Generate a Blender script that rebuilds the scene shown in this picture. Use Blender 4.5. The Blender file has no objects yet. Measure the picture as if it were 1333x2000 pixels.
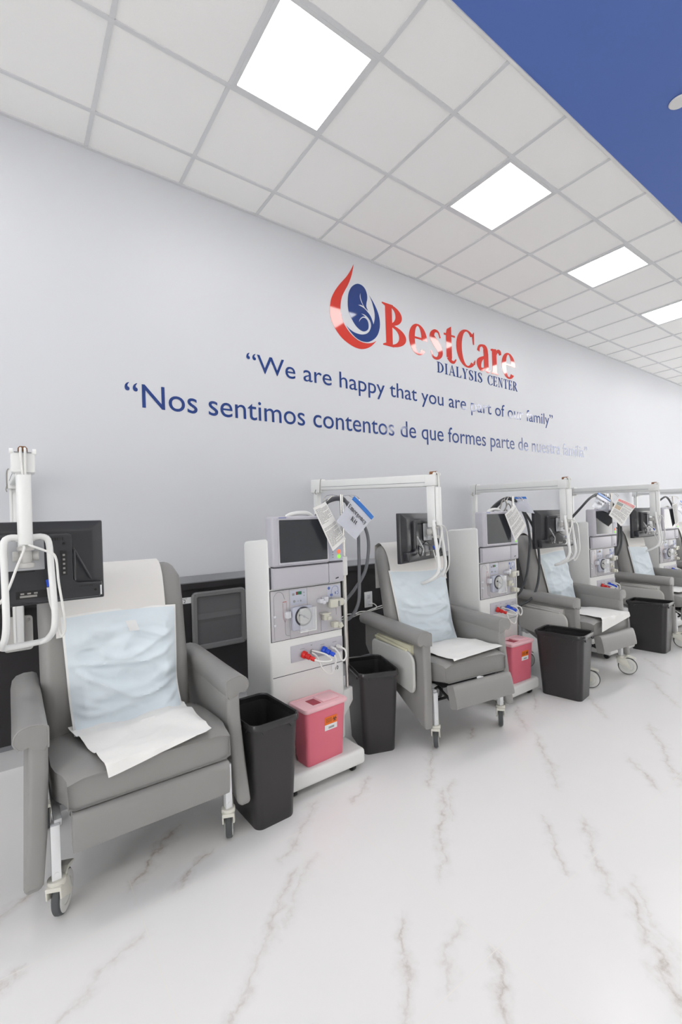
import bpy, bmesh, math, random
from mathutils import Vector, Matrix, noise
from mathutils.geometry import tessellate_polygon

C = bpy.context.scene.collection
PI = math.pi
random.seed(7)

# ------------------------------------------------------------------ camera, light, exposure
F_PX, YAW, ROLL, CY = 893.4, 0.6296, -0.0331, 1018.1
CAM_H, CAM_D, CEIL = 1.40, 3.37, 3.913
cam_d = bpy.data.cameras.new('camera')
cam = bpy.data.objects.new('camera', cam_d); C.objects.link(cam)
cam_d.sensor_fit = 'VERTICAL'
cam_d.sensor_height = 36.0; cam_d.sensor_width = 24.0
cam_d.lens = F_PX * 36.0 / 2000.0
cam_d.clip_start = 0.02; cam_d.clip_end = 100
fw = Vector((math.sin(YAW), math.cos(YAW), 0)); rt = Vector((math.cos(YAW), -math.sin(YAW), 0)); up = Vector((0, 0, 1))
cr, sr = math.cos(ROLL), math.sin(ROLL)
rx = cr*rt + sr*up; ux = -sr*rt + cr*up
cam.matrix_world = Matrix(((rx.x, ux.x, -fw.x, 0), (rx.y, ux.y, -fw.y, -CAM_D), (rx.z, ux.z, -fw.z, CAM_H), (0, 0, 0, 1)))
cam_d.shift_y = (CY - 1000.0) / 2000.0
cam_d.shift_x = 0.0
bpy.context.scene.camera = cam

world = bpy.data.worlds.new('world'); bpy.context.scene.world = world
world.use_nodes = True
bg = world.node_tree.nodes['Background']
bg.inputs[0].default_value = (0.99, 0.985, 0.97, 1); bg.inputs[1].default_value = 4.6
PANEL_STRENGTH = 9.5
vs = bpy.context.scene.view_settings
vs.view_transform = 'Standard'; vs.look = 'None'; vs.gamma = 1.0; vs.use_curve_mapping = False
vs.exposure = 0.25
cy = bpy.context.scene.cycles
cy.max_bounces = 7; cy.diffuse_bounces = 4; cy.glossy_bounces = 3; cy.transmission_bounces = 4
cy.caustics_reflective = False; cy.caustics_refractive = False
cy.sample_clamp_indirect = 4.0

# ------------------------------------------------------------------ materials
def mat(name, col, rough=0.5, metal=0.0, spec=0.5, var=0.0, scale=30.0, bump=0.0, bscale=80.0, emit=None, alpha=1.0, trans=0.0, coat=0.0):
    m = bpy.data.materials.new(name); m.use_nodes = True
    nt = m.node_tree; b = nt.nodes['Principled BSDF']
    b.inputs['Roughness'].default_value = rough; b.inputs['Metallic'].default_value = metal
    b.inputs['Specular IOR Level'].default_value = spec
    b.inputs['Base Color'].default_value = (*col, 1)
    b.inputs['Coat Weight'].default_value = coat
    if trans: b.inputs['Transmission Weight'].default_value = trans
    if alpha < 1: b.inputs['Alpha'].default_value = alpha
    if emit:
        b.inputs['Emission Color'].default_value = (*emit[0], 1); b.inputs['Emission Strength'].default_value = emit[1]
    tc = nt.nodes.new('ShaderNodeTexCoord')
    if var > 0:
        n = nt.nodes.new('ShaderNodeTexNoise'); n.inputs['Scale'].default_value = scale; n.inputs['Detail'].default_value = 3
        nt.links.new(tc.outputs['Object'], n.inputs['Vector'])
        r = nt.nodes.new('ShaderNodeMapRange'); r.inputs['To Min'].default_value = 1 - var; r.inputs['To Max'].default_value = 1 + var
        nt.links.new(n.outputs['Fac'], r.inputs['Value'])
        mx = nt.nodes.new('ShaderNodeVectorMath'); mx.operation = 'SCALE'; mx.inputs[0].default_value = col
        nt.links.new(r.outputs['Result'], mx.inputs['Scale']); nt.links.new(mx.outputs['Vector'], b.inputs['Base Color'])
    if bump > 0:
        n2 = nt.nodes.new('ShaderNodeTexNoise'); n2.inputs['Scale'].default_value = bscale; n2.inputs['Detail'].default_value = 4
        nt.links.new(tc.outputs['Object'], n2.inputs['Vector'])
        bp = nt.nodes.new('ShaderNodeBump'); bp.inputs['Strength'].default_value = bump; bp.inputs['Distance'].default_value = 0.01
        nt.links.new(n2.outputs['Fac'], bp.inputs['Height']); nt.links.new(bp.outputs['Normal'], b.inputs['Normal'])
    return m

M = {}
M['wall'] = mat('wall_paint', (0.675, 0.688, 0.722), 0.45, spec=0.35, var=0.012, scale=1.5, bump=0.02, bscale=300)
M['white_wall'] = mat('white_paint', (0.78, 0.78, 0.77), 0.6, spec=0.3, var=0.01, scale=2)
M['tile'] = mat('ceiling_tile', (0.95, 0.943, 0.93), 0.9, spec=0.1, var=0.015, scale=120, bump=0.12, bscale=220)
M['grid'] = mat('ceiling_grid_metal', (0.70, 0.705, 0.72), 0.45, spec=0.3, var=0.005)
M['blue_paint'] = mat('blue_soffit_paint', (0.105, 0.185, 0.52), 0.5, spec=0.3, var=0.02, scale=3)
M['laminate'] = mat('dark_laminate', (0.028, 0.026, 0.028), 0.45, spec=0.3, var=0.12, scale=14)
M['alu'] = mat('brushed_aluminium', (0.20, 0.205, 0.22), 0.35, metal=0.25, var=0.05, scale=60)  # metal of the low strip; on the rail slope, light put into the colour
M['base_grey'] = mat('pale_wall_base', (0.52, 0.52, 0.53), 0.5, var=0.01)
M['vinyl'] = mat('grey_vinyl', (0.285, 0.280, 0.272), 0.38, spec=0.45, var=0.035, scale=7, bump=0.05, bscale=500)
M['vinyl_seam'] = mat('grey_vinyl_seam', (0.24, 0.235, 0.23), 0.5)
M['white_metal'] = mat('white_powder_coat', (0.80, 0.81, 0.83), 0.35, var=0.01)
M['arm_white'] = mat('white_arm_plastic', (0.86, 0.87, 0.86), 0.35, var=0.02, scale=8)
M['cream'] = mat('cream_plastic', (0.70, 0.69, 0.62), 0.4, var=0.04, scale=25)
M['tray_cream'] = mat('yellowed_tray_plastic', (0.66, 0.64, 0.48), 0.4, var=0.02)
M['tray_pale'] = mat('pale_tray_plastic', (0.56, 0.57, 0.55), 0.4, var=0.02)
M['tray_grey'] = mat('pale_grey_plastic', (0.58, 0.57, 0.55), 0.4, var=0.02)
M['rubber'] = mat('dark_grey_rubber', (0.075, 0.08, 0.085), 0.6, var=0.05)
M['rim'] = mat('caster_rim_plastic', (0.66, 0.66, 0.64), 0.35, var=0.03)
M['black'] = mat('black_steel', (0.012, 0.012, 0.013), 0.4)
M['bin'] = mat('black_bin_plastic', (0.036, 0.034, 0.035), 0.33, spec=0.4, var=0.08, scale=4, bump=0.08, bscale=500)
M['bin_rim'] = mat('black_bin_rim', (0.03, 0.029, 0.03), 0.25, var=0.03)
M['cabinet'] = mat('machine_white_plastic', (0.78, 0.785, 0.775), 0.42, var=0.012, scale=5)
M['lav'] = mat('machine_lavender_plastic', (0.50, 0.49, 0.54), 0.42, var=0.01)
M['panel'] = mat('machine_front_panel', (0.52, 0.505, 0.53), 0.38, var=0.01)
M['panel_blue'] = mat('machine_keypad_film', (0.50, 0.52, 0.61), 0.35, var=0.01)
M['seam'] = mat('dark_gap', (0.06, 0.06, 0.075), 0.6)
M['line'] = mat('printed_line_grey', (0.25, 0.25, 0.29), 0.5)
M['line_red'] = mat('printed_line_red', (0.45, 0.10, 0.08), 0.5)
M['line_blue'] = mat('printed_line_blue', (0.10, 0.14, 0.40), 0.5)
M['screen'] = mat('monitor_glass', (0.030, 0.034, 0.040), 0.08, spec=0.6, var=0.3, scale=4)
M['lcd_green'] = mat('lcd_green', (0.02, 0.16, 0.08), 0.3, var=0.2)
M['lcd_red'] = mat('lcd_red', (0.25, 0.02, 0.02), 0.3)
M['btn_orange'] = mat('orange_button', (0.95, 0.20, 0.08), 0.35, emit=((1.0, 0.25, 0.1), 0.25))
M['btn_green'] = mat('green_button', (0.30, 0.80, 0.08), 0.35, emit=((0.4, 0.9, 0.1), 0.25))
M['red'] = mat('red_connector', (0.66, 0.018, 0.016), 0.3, var=0.06, scale=60)
M['bluep'] = mat('blue_connector', (0.01, 0.075, 0.62), 0.3, var=0.06, scale=60)
M['tube'] = mat('white_tubing', (0.80, 0.80, 0.78), 0.3, var=0.02)
M['clear'] = mat('clear_plastic', (0.80, 0.82, 0.84), 0.08, spec=0.6, alpha=0.30)
M['pump_grey'] = mat('pump_rotor_plastic', (0.52, 0.52, 0.50), 0.35, var=0.03)
M['block_white'] = mat('clamp_white_plastic', (0.66, 0.67, 0.71), 0.3, var=0.02)
M['block_ivory'] = mat('sensor_ivory_plastic', (0.62, 0.61, 0.53), 0.4, var=0.03)
M['steel'] = mat('stainless_steel', (0.66, 0.64, 0.61), 0.22, metal=1.0, var=0.04, scale=90)
M['hose'] = mat('grey_hose_rubber', (0.13, 0.135, 0.15), 0.4, var=0.05)
M['hose_dark'] = mat('dark_hose_rubber', (0.045, 0.05, 0.055), 0.4, var=0.05)
M['sharps'] = mat('translucent_red_plastic', (0.74, 0.165, 0.23), 0.38, spec=0.4, var=0.05, scale=6)
M['sharps_lid'] = mat('translucent_pink_lid', (0.84, 0.50, 0.54), 0.3, var=0.03)
M['sharps_hole'] = mat('sharps_opening', (0.36, 0.045, 0.07), 0.6)
M['orange'] = mat('orange_label', (0.85, 0.17, 0.01), 0.5, var=0.02)
M['paper'] = mat('white_paper', (0.86, 0.855, 0.84), 0.85, spec=0.15, var=0.01, scale=20, bump=0.06, bscale=160)
M['head_paper'] = mat('white_crepe_paper', (0.82, 0.805, 0.785), 0.9, spec=0.1, var=0.01, bump=0.10, bscale=400)
M['pad'] = mat('pale_blue_underpad', (0.72, 0.80, 0.855), 0.65, spec=0.25, var=0.015, scale=10, bump=0.03, bscale=120)
M['pad_edge'] = mat('white_underpad_backing', (0.86, 0.87, 0.87), 0.6, var=0.01)
M['tv'] = mat('television_black_plastic', (0.030, 0.031, 0.036), 0.30, spec=0.5, var=0.06, scale=12)
M['tv_dark'] = mat('television_recess_black', (0.007, 0.007, 0.008), 0.4)
M['tv_grey'] = mat('television_mount_steel', (0.46, 0.47, 0.49), 0.35, metal=0.3, var=0.02)
M['label'] = mat('label_white', (0.80, 0.81, 0.82), 0.5, var=0.01)
M['ink'] = mat('black_ink', (0.02, 0.02, 0.022), 0.5)
M['ink_soft'] = mat('grey_print', (0.28, 0.28, 0.29), 0.6)
M['zip_blue'] = mat('blue_zip_strip', (0.02, 0.17, 0.58), 0.3, var=0.03)
M['bag'] = mat('clear_bag_film', (0.78, 0.80, 0.88), 0.15, spec=0.6, alpha=0.55)
M['bag_paper'] = mat('paper_in_bag', (0.80, 0.81, 0.88), 0.5, var=0.02)
M['red_print'] = mat('red_print', (0.58, 0.035, 0.03), 0.4, var=0.02)
M['photo_a'] = mat('print_photo_ochre', (0.45, 0.33, 0.20), 0.5, var=0.5, scale=60)
M['photo_b'] = mat('print_photo_green', (0.18, 0.22, 0.20), 0.5, var=0.5, scale=60)
M['vinyl_red'] = mat('red_wall_vinyl', (0.66, 0.040, 0.025), 0.06, spec=0.6, var=0.01)
M['vinyl_blue'] = mat('blue_wall_vinyl', (0.012, 0.045, 0.22), 0.06, spec=0.6, var=0.01)
M['box_grey'] = mat('grey_wall_box_plastic', (0.20, 0.20, 0.205), 0.3, spec=0.5, var=0.03)
M['brown_cap'] = mat('brown_cable_cap', (0.22, 0.09, 0.03), 0.4, var=0.1)
M['tub_dark'] = mat('grey_wall_box_inner', (0.13, 0.13, 0.135), 0.35, var=0.05)
M['cable_grey'] = mat('grey_cable', (0.34, 0.33, 0.31), 0.5)

def emission(name, col, strength):
    m = bpy.data.materials.new(name); m.use_nodes = True; nt = m.node_tree
    nt.nodes.remove(nt.nodes['Principled BSDF'])
    e = nt.nodes.new('ShaderNodeEmission'); e.inputs[0].default_value = (*col, 1); e.inputs[1].default_value = strength
    nt.links.new(e.outputs[0], nt.nodes['Material Output'].inputs[0]); return m
M['lamp'] = emission('led_panel_diffuser', (1.0, 0.985, 0.96), PANEL_STRENGTH)

# ---- marble tile floor: square tiles, faint joints, brown-grey veins lying where the stone has them
def floor_material():
    m = bpy.data.materials.new('polished_marble_tile'); m.use_nodes = True; nt = m.node_tree; N = nt.nodes; L = nt.links
    b = N['Principled BSDF']
    g = bpy.data.node_groups.new('vein', 'ShaderNodeTree')
    gi = g.interface
    for nm, ty in (('P', 'NodeSocketVector'), ('Acc', 'NodeSocketFloat'), ('A', 'NodeSocketVector'), ('B', 'NodeSocketVector'), ('S', 'NodeSocketFloat')):
        gi.new_socket(nm, in_out='INPUT', socket_type=ty)
    gi.new_socket('Fac', in_out='OUTPUT', socket_type='NodeSocketFloat')
    a = g.nodes.new('NodeGroupInput'); o = g.nodes.new('NodeGroupOutput')
    def vm(op, x, y=None):
        n = g.nodes.new('ShaderNodeVectorMath'); n.operation = op
        g.links.new(x, n.inputs[0])
        if y is not None: g.links.new(y, n.inputs[1])
        return n
    def mm(op, x, y=None, clamp=False):
        n = g.nodes.new('ShaderNodeMath'); n.operation = op; n.use_clamp = clamp
        for i, q in enumerate((x, y)):
            if q is None: continue
            if isinstance(q, (int, float)): n.inputs[i].default_value = q
            else: g.links.new(q, n.inputs[i])
        return n.outputs[0]
    # the tiny dependence on the value so far only makes the veins evaluate one after another
    eps = mm('MULTIPLY', a.outputs['Acc'], 1e-6)
    P2 = vm('ADD', a.outputs['P'], eps).outputs[0]
    ab = vm('SUBTRACT', a.outputs['B'], a.outputs['A']).outputs[0]
    ap = vm('SUBTRACT', P2, a.outputs['A']).outputs[0]
    t = mm('DIVIDE', vm('DOT_PRODUCT', ap, ab).outputs['Value'], vm('DOT_PRODUCT', ab, ab).outputs['Value'])
    tc_ = mm('MULTIPLY', t, 1.0, True)
    sc = g.nodes.new('ShaderNodeVectorMath'); sc.operation = 'SCALE'; g.links.new(ab, sc.inputs[0]); g.links.new(tc_, sc.inputs['Scale'])
    d = vm('LENGTH', vm('SUBTRACT', ap, sc.outputs[0]).outputs[0]).outputs['Value']
    e = mm('MULTIPLY', mm('MULTIPLY', tc_, mm('SUBTRACT', 1.0, tc_)), 8.0, True)
    e = mm('MULTIPLY', mm('ADD', mm('MULTIPLY', e, 0.85), 0.15), a.outputs['S'])
    x = mm('POWER', mm('SUBTRACT', 1.0, mm('MULTIPLY', d, 1/0.011), True), 1.3)
    y = mm('POWER', mm('SUBTRACT', 1.0, mm('MULTIPLY', d, 1/0.045), True), 1.4)
    q = mm('MULTIPLY', mm('ADD', mm('MULTIPLY', x, 0.30), mm('MULTIPLY', y, 0.34)), e)
    g.links.new(mm('MAXIMUM', q, a.outputs['Acc']), o.inputs[0])
    geo = N.new('ShaderNodeNewGeometry')
    # warp
    n1 = N.new('ShaderNodeTexNoise'); n1.inputs['Scale'].default_value = 7; n1.inputs['Detail'].default_value = 6; n1.inputs['Roughness'].default_value = 0.65
    L.new(geo.outputs['Position'], n1.inputs['Vector'])
    s1 = N.new('ShaderNodeVectorMath'); s1.operation = 'SUBTRACT'; s1.inputs[1].default_value = (0.5, 0.5, 0.5); L.new(n1.outputs['Color'], s1.inputs[0])
    s2 = N.new('ShaderNodeVectorMath'); s2.operation = 'SCALE'; s2.inputs['Scale'].default_value = 0.16; L.new(s1.outputs[0], s2.inputs[0])
    s3 = N.new('ShaderNodeVectorMath'); s3.operation = 'ADD'; L.new(geo.outputs['Position'], s3.inputs[0]); L.new(s2.outputs[0], s3.inputs[1])
    fl = N.new('ShaderNodeVectorMath'); fl.operation = 'MULTIPLY'; fl.inputs[1].default_value = (1, 1, 0); L.new(s3.outputs[0], fl.inputs[0])
    veins = [
        (0.93, -1.73, 0.62, -1.98, 1.0), (0.66, -1.95, 0.44, -2.16, .8), (1.02, -1.71, 0.74, -1.94, .5), (0.62, -1.14, 0.34, -1.43, 1.5),
        (0.68, -1.40, 0.48, -1.56, 1.3), (0.36, -1.65, 0.04, -1.83, .6), (1.24, -1.39, 0.86, -1.69, .7), (1.81, -1.72, 1.31, -2.14, 1.0),
        (1.89, -1.71, 1.62, -1.93, .55), (1.97, -2.17, 1.70, -2.45, 1.0), (2.12, -2.29, 1.72, -2.59, .8), (2.71, -1.71, 2.22, -2.13, .9),
        (2.85, -2.18, 2.58, -2.45, .9), (3.42, -2.08, 2.71, -2.50, .8), (1.84, -2.59, 1.46, -2.89, 1.1), (1.91, -2.58, 1.62, -2.82, .5),
        (1.10, -2.16, 0.84, -2.44, 1.0), (1.24, -2.29, 0.99, -2.45, .6), (1.24, -2.45, 1.05, -2.60, 1.1), (3.02, -1.36, 2.67, -1.65, .9),
        (2.08, -1.41, 1.73, -1.70, .9), (3.56, -1.64, 3.25, -1.91, .7), (3.30, -1.34, 3.00, -1.54, .8), (1.56, -1.40, 1.35, -1.56, .8),
        (2.48, -1.39, 2.32, -1.50, 1.1), (0.09, -1.16, -0.10, -1.30, 1.2), (0.02, -1.55, -0.10, -1.63, .9), (4.3, -1.75, 3.8, -2.15, .8),
        (4.9, -1.5, 4.5, -1.85, .8), (2.4, -2.8, 2.0, -3.1, .8), (0.5, -2.4, 0.2, -2.7, .8)]
    acc = None
    for (x0, y0, x1, y1, st) in veins:
        gn = N.new('ShaderNodeGroup'); gn.node_tree = g
        L.new(fl.outputs[0], gn.inputs['P'])
        gn.inputs['A'].default_value = (x0, y0, 0); gn.inputs['B'].default_value = (x1, y1, 0); gn.inputs['S'].default_value = st
        if acc is not None: L.new(acc, gn.inputs['Acc'])
        acc = gn.outputs[0]
    n3 = N.new('ShaderNodeTexNoise'); n3.inputs['Scale'].default_value = 22; n3.inputs['Detail'].default_value = 5; L.new(geo.outputs['Position'], n3.inputs['Vector'])
    mr = N.new('ShaderNodeMapRange'); mr.inputs['From Min'].default_value = 0.38; mr.inputs['From Max'].default_value = 0.62; mr.inputs['To Min'].default_value = 0.35; L.new(n3.outputs['Fac'], mr.inputs['Value'])
    mu = N.new('ShaderNodeMath'); mu.operation = 'MULTIPLY'; mu.use_clamp = True; L.new(acc, mu.inputs[0]); L.new(mr.outputs['Result'], mu.inputs[1])
    # base
    n4 = N.new('ShaderNodeTexNoise'); n4.inputs['Scale'].default_value = 1.3; n4.inputs['Detail'].default_value = 2; L.new(geo.outputs['Position'], n4.inputs['Vector'])
    cr1 = N.new('ShaderNodeValToRGB'); cr1.color_ramp.elements[0].color = (0.875, 0.865, 0.865, 1); cr1.color_ramp.elements[1].color = (0.90, 0.892, 0.89, 1); L.new(n4.outputs['Fac'], cr1.inputs[0])
    mix = N.new('ShaderNodeMix'); mix.data_type = 'RGBA'; L.new(mu.outputs[0], mix.inputs['Factor']); L.new(cr1.outputs[0], mix.inputs[6]); mix.inputs[7].default_value = (0.50, 0.44, 0.385, 1)
    # joints
    sep = N.new('ShaderNodeSeparateXYZ'); L.new(geo.outputs['Position'], sep.inputs[0])
    def joint(sock, off):
        q = N.new('ShaderNodeMath'); q.operation = 'ADD'; L.new(sock, q.inputs[0]); q.inputs[1].default_value = off
        q2 = N.new('ShaderNodeMath'); q2.operation = 'PINGPONG'; L.new(q.outputs[0], q2.inputs[0]); q2.inputs[1].default_value = 0.4435
        q3 = N.new('ShaderNodeMath'); q3.operation = 'LESS_THAN'; L.new(q2.outputs[0], q3.inputs[0]); q3.inputs[1].default_value = 0.0016
        return q3.outputs[0]
    jm = N.new('ShaderNodeMath'); jm.operation = 'MAXIMUM'; L.new(joint(sep.outputs[0], -0.352 + 8.87), jm.inputs[0]); L.new(joint(sep.outputs[1], 1.557 + 8.87), jm.inputs[1])
    jf = N.new('ShaderNodeMath'); jf.operation = 'MULTIPLY'; L.new(jm.outputs[0], jf.inputs[0]); jf.inputs[1].default_value = 0.8
    mix2 = N.new('ShaderNodeMix'); mix2.data_type = 'RGBA'; L.new(jf.outputs[0], mix2.inputs['Factor']); L.new(mix.outputs[2], mix2.inputs[6]); mix2.inputs[7].default_value = (0.90, 0.88, 0.84, 1)
    L.new(mix2.outputs[2], b.inputs['Base Color'])
    b.inputs['Roughness'].default_value = 0.22; b.inputs['Specular IOR Level'].default_value = 0.35
    return m
M['floor'] = floor_material()

# ------------------------------------------------------------------ mesh helpers
def crs(pts, n=8, closed=False):
    P = [Vector(p) for p in pts]; out = []; k = len(P)
    rng = range(k) if closed else range(k - 1)
    for i in rng:
        p0 = P[(i-1) % k] if closed or i > 0 else P[0]*2 - P[1]
        p1, p2 = P[i], P[(i+1) % k]
        p3 = P[(i+2) % k] if closed or i + 2 < k else P[-1]*2 - P[-2]
        for j in range(n):
            t = j / n
            out.append(0.5*((2*p1) + (p2-p0)*t + (2*p0-5*p1+4*p2-p3)*t*t + (3*p1-p0-3*p2+p3)*t**3))
    if not closed: out.append(P[-1])
    return out

class MB:
    def __init__(s): s.bm = bmesh.new(); s.mats = []; s.cur = 0
    def use(s, m):
        if m not in s.mats: s.mats.append(m)
        s.cur = s.mats.index(m); return s
    def _merge(s, b2, mx=None):
        if mx is not None: bmesh.ops.transform(b2, matrix=mx, verts=b2.verts)
        vm = {}
        for v in b2.verts: vm[v] = s.bm.verts.new(v.co)
        for f in b2.faces:
            try:
                nf = s.bm.faces.new([vm[v] for v in f.verts]); nf.material_index = s.cur
            except ValueError: pass
        b2.free(); return s
    def box(s, c, d, bev=0.0, seg=2, mx=None):
        b = bmesh.new(); bmesh.ops.create_cube(b, size=1.0)
        bmesh.ops.scale(b, vec=d, verts=b.verts)
        if bev > 0: bmesh.ops.bevel(b, geom=list(b.edges), offset=min(bev, min(d)*0.49), segments=seg, profile=0.5, affect='EDGES')
        bmesh.ops.translate(b, vec=c, verts=b.verts)
        return s._merge(b, mx)
    def span(s, x0, x1, y0, y1, z0, z1, bev=0.0, seg=2, mx=None):
        return s.box(((x0+x1)/2, (y0+y1)/2, (z0+z1)/2), (abs(x1-x0), abs(y1-y0), abs(z1-z0)), bev, seg, mx)
    def cyl(s, p0, p1, r0, r1=None, n=20, bev=0.0):
        r1 = r0 if r1 is None else r1
        p0, p1 = Vector(p0), Vector(p1); ax = p1 - p0; L = ax.length
        b = bmesh.new(); bmesh.ops.create_cone(b, cap_ends=True, segments=n, radius1=r0, radius2=r1, depth=L)
        if bev > 0:
            ed = [e for e in b.edges if any(len(f.verts) > 4 for f in e.link_faces)]
            bmesh.ops.bevel(b, geom=ed, offset=bev, segments=2, profile=0.5, affect='EDGES')
        q = Vector((0, 0, 1)).rotation_difference(ax.normalized()).to_matrix().to_4x4()
        return s._merge(b, Matrix.Translation((p0+p1)/2) @ q)
    def tube(s, pts, r, n=10, smooth=6, closed=False, radii=None):
        P = crs(pts, smooth, closed) if smooth > 0 else [Vector(p) for p in pts]
        k = len(P); rings = []; prev = None
        for i, p in enumerate(P):
            t = (P[(i+1) % k] - P[i-1]) if closed or 0 < i < k-1 else (P[1]-P[0] if i == 0 else P[-1]-P[-2])
            t.normalize()
            if prev is None:
                a = Vector((0, 0, 1)) if abs(t.z) < 0.9 else Vector((1, 0, 0)); nrm = t.cross(a).normalized()
            else: nrm = (prev - t*prev.dot(t)).normalized()
            prev = nrm; bi = t.cross(nrm); rr = r if radii is None else radii[min(i, len(radii)-1)]
            rings.append([s.bm.verts.new(p + nrm*rr*math.cos(2*PI*j/n) + bi*rr*math.sin(2*PI*j/n)) for j in range(n)])
        for i in range(k if closed else k-1):
            A, B = rings[i], rings[(i+1) % k]
            for j in range(n):
                f = s.bm.faces.new((A[j], A[(j+1) % n], B[(j+1) % n], B[j])); f.material_index = s.cur
        if not closed:
            for R_, rev in ((rings[0], True), (rings[-1], False)):
                f = s.bm.faces.new(list(reversed(R_)) if rev else R_); f.material_index = s.cur
        return s
    def loft(s, secs, cap=True, closed=False):
        rings = [[s.bm.verts.new(p) for p in sec] for sec in secs]; n = len(rings[0])
        for A, B in zip(rings, rings[1:]):
            for j in range(n):
                f = s.bm.faces.new((A[j], A[(j+1) % n], B[(j+1) % n], B[j])); f.material_index = s.cur
        if cap:
            for R_ in (list(reversed(rings[0])), rings[-1]):
                f = s.bm.faces.new(R_); f.material_index = s.cur
        return s
    def prism(s, poly, d0, d1, plane='xz', bev=0.0, mx=None, seg=2):
        """polygon in a plane, extruded along the third axis from d0 to d1"""
        def P3(p, d): return {'xz': (p[0], d, p[1]), 'yz': (d, p[0], p[1]), 'xy': (p[0], p[1], d)}[plane]
        b = bmesh.new()
        va = [b.verts.new(P3(p, d0)) for p in poly]; vb = [b.verts.new(P3(p, d1)) for p in poly]
        n = len(poly)
        b.faces.new(va); b.faces.new(list(reversed(vb)))
        for j in range(n): b.faces.new((va[(j+1) % n], va[j], vb[j], vb[(j+1) % n]))
        bmesh.ops.recalc_face_normals(b, faces=b.faces)
        if bev > 0:
            ed = [e for e in b.edges if len(e.link_faces) == 2 and e.calc_face_angle(0) > 0.35]
            bmesh.ops.bevel(b, geom=ed, offset=bev, segments=seg, profile=0.5, affect='EDGES')
        return s._merge(b, mx)
    def lathe(s, prof, c=(0, 0, 0), axis='z', n=28, mx=None):
        b = bmesh.new(); rings = []
        for (r, h) in prof:
            rg = []
            for j in range(n):
                a = 2*PI*j/n; x, y = r*math.cos(a), r*math.sin(a)
                p = {'z': (x, y, h), 'y': (x, h, y), 'x': (h, x, y)}[axis]
                rg.append(b.verts.new(Vector(p) + Vector(c)))
            rings.append(rg)
        for A, B in zip(rings, rings[1:]):
            for j in range(n): b.faces.new((A[j], A[(j+1) % n], B[(j+1) % n], B[j]))
        if prof[0][0] > 1e-5: b.faces.new(list(reversed(rings[0])))
        if prof[-1][0] > 1e-5: b.faces.new(rings[-1])
        bmesh.ops.remove_doubles(b, verts=b.verts, dist=1e-6)
        bmesh.ops.recalc_face_normals(b, faces=b.faces)
        return s._merge(b, mx)
    def sheet(s, fn, nu, nv, th=0.0012):
        """thin sheet with both sides; fn(u, v) -> point"""
        G = [[Vector(fn(i/nu, j/nv)) for j in range(nv+1)] for i in range(nu+1)]
        def nrm(i, j):
            du = G[min(i+1, nu)][j] - G[max(i-1, 0)][j]; dv = G[i][min(j+1, nv)] - G[i][max(j-1, 0)]
            c = du.cross(dv); return c.normalized() if c.length > 1e-12 else Vector((0, 0, 1))
        A = [[s.bm.verts.new(G[i][j] + nrm(i, j)*th*0.5) for j in range(nv+1)] for i in range(nu+1)]
        B = [[s.bm.verts.new(G[i][j] - nrm(i, j)*th*0.5) for j in range(nv+1)] for i in range(nu+1)]
        def fc(*v):
            f = s.bm.faces.new(v); f.material_index = s.cur
        for i in range(nu):
            for j in range(nv):
                fc(A[i][j], A[i+1][j], A[i+1][j+1], A[i][j+1]); fc(B[i][j], B[i][j+1], B[i+1][j+1], B[i+1][j])
        for i in range(nu):
            fc(A[i][0], B[i][0], B[i+1][0], A[i+1][0]); fc(A[i][nv], A[i+1][nv], B[i+1][nv], B[i][nv])
        for j in range(nv):
            fc(A[0][j], A[0][j+1], B[0][j+1], B[0][j]); fc(A[nu][j], B[nu][j], B[nu][j+1], A[nu][j+1])
        return s
    def poly3(s, pts2, fr, th=0.001):
        """flat shape with a thickness, pts2 in a frame (origin, ex, ey, en)"""
        o, ex, ey, en = fr
        tris = tessellate_polygon([[Vector((p[0], p[1], 0)) for p in pts2]])
        top = [s.bm.verts.new(o + ex*p[0] + ey*p[1] + en*th) for p in pts2]
        bot = [s.bm.verts.new(o + ex*p[0] + ey*p[1]) for p in pts2]
        for t in tris:
            a = [top[i] for i in t]
            nn = (a[1].co-a[0].co).cross(a[2].co-a[0].co)
            if nn.length < 1e-14: continue
            if nn.dot(en) < 0: a.reverse()
            try:
                f = s.bm.faces.new(a); f.material_index = s.cur
            except ValueError: pass
        n = len(top)
        for j in range(n):
            try:
                f = s.bm.faces.new((top[j], bot[j], bot[(j+1) % n], top[(j+1) % n])); f.material_index = s.cur
            except ValueError: pass
        return s
    def build(s, name, m=None, parent=None, smooth=True, ang=35, loc=None, rotz=0.0, fix=True):
        if fix: bmesh.ops.recalc_face_normals(s.bm, faces=s.bm.faces)
        me = bpy.data.meshes.new(name); s.bm.to_mesh(me); s.bm.free()
        ms = s.mats if s.mats else [m]
        for q in ms: me.materials.append(q if not isinstance(q, str) else M[q])
        if smooth:
            me.polygons.foreach_set('use_smooth', [True]*len(me.polygons))
            me.set_sharp_from_angle(angle=math.radians(ang))
        me.update()
        o = bpy.data.objects.new(name, me); C.objects.link(o)
        if parent is not None: o.parent = parent
        if loc is not None: o.location = loc
        o.rotation_euler.z = rotz
        return o

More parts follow.
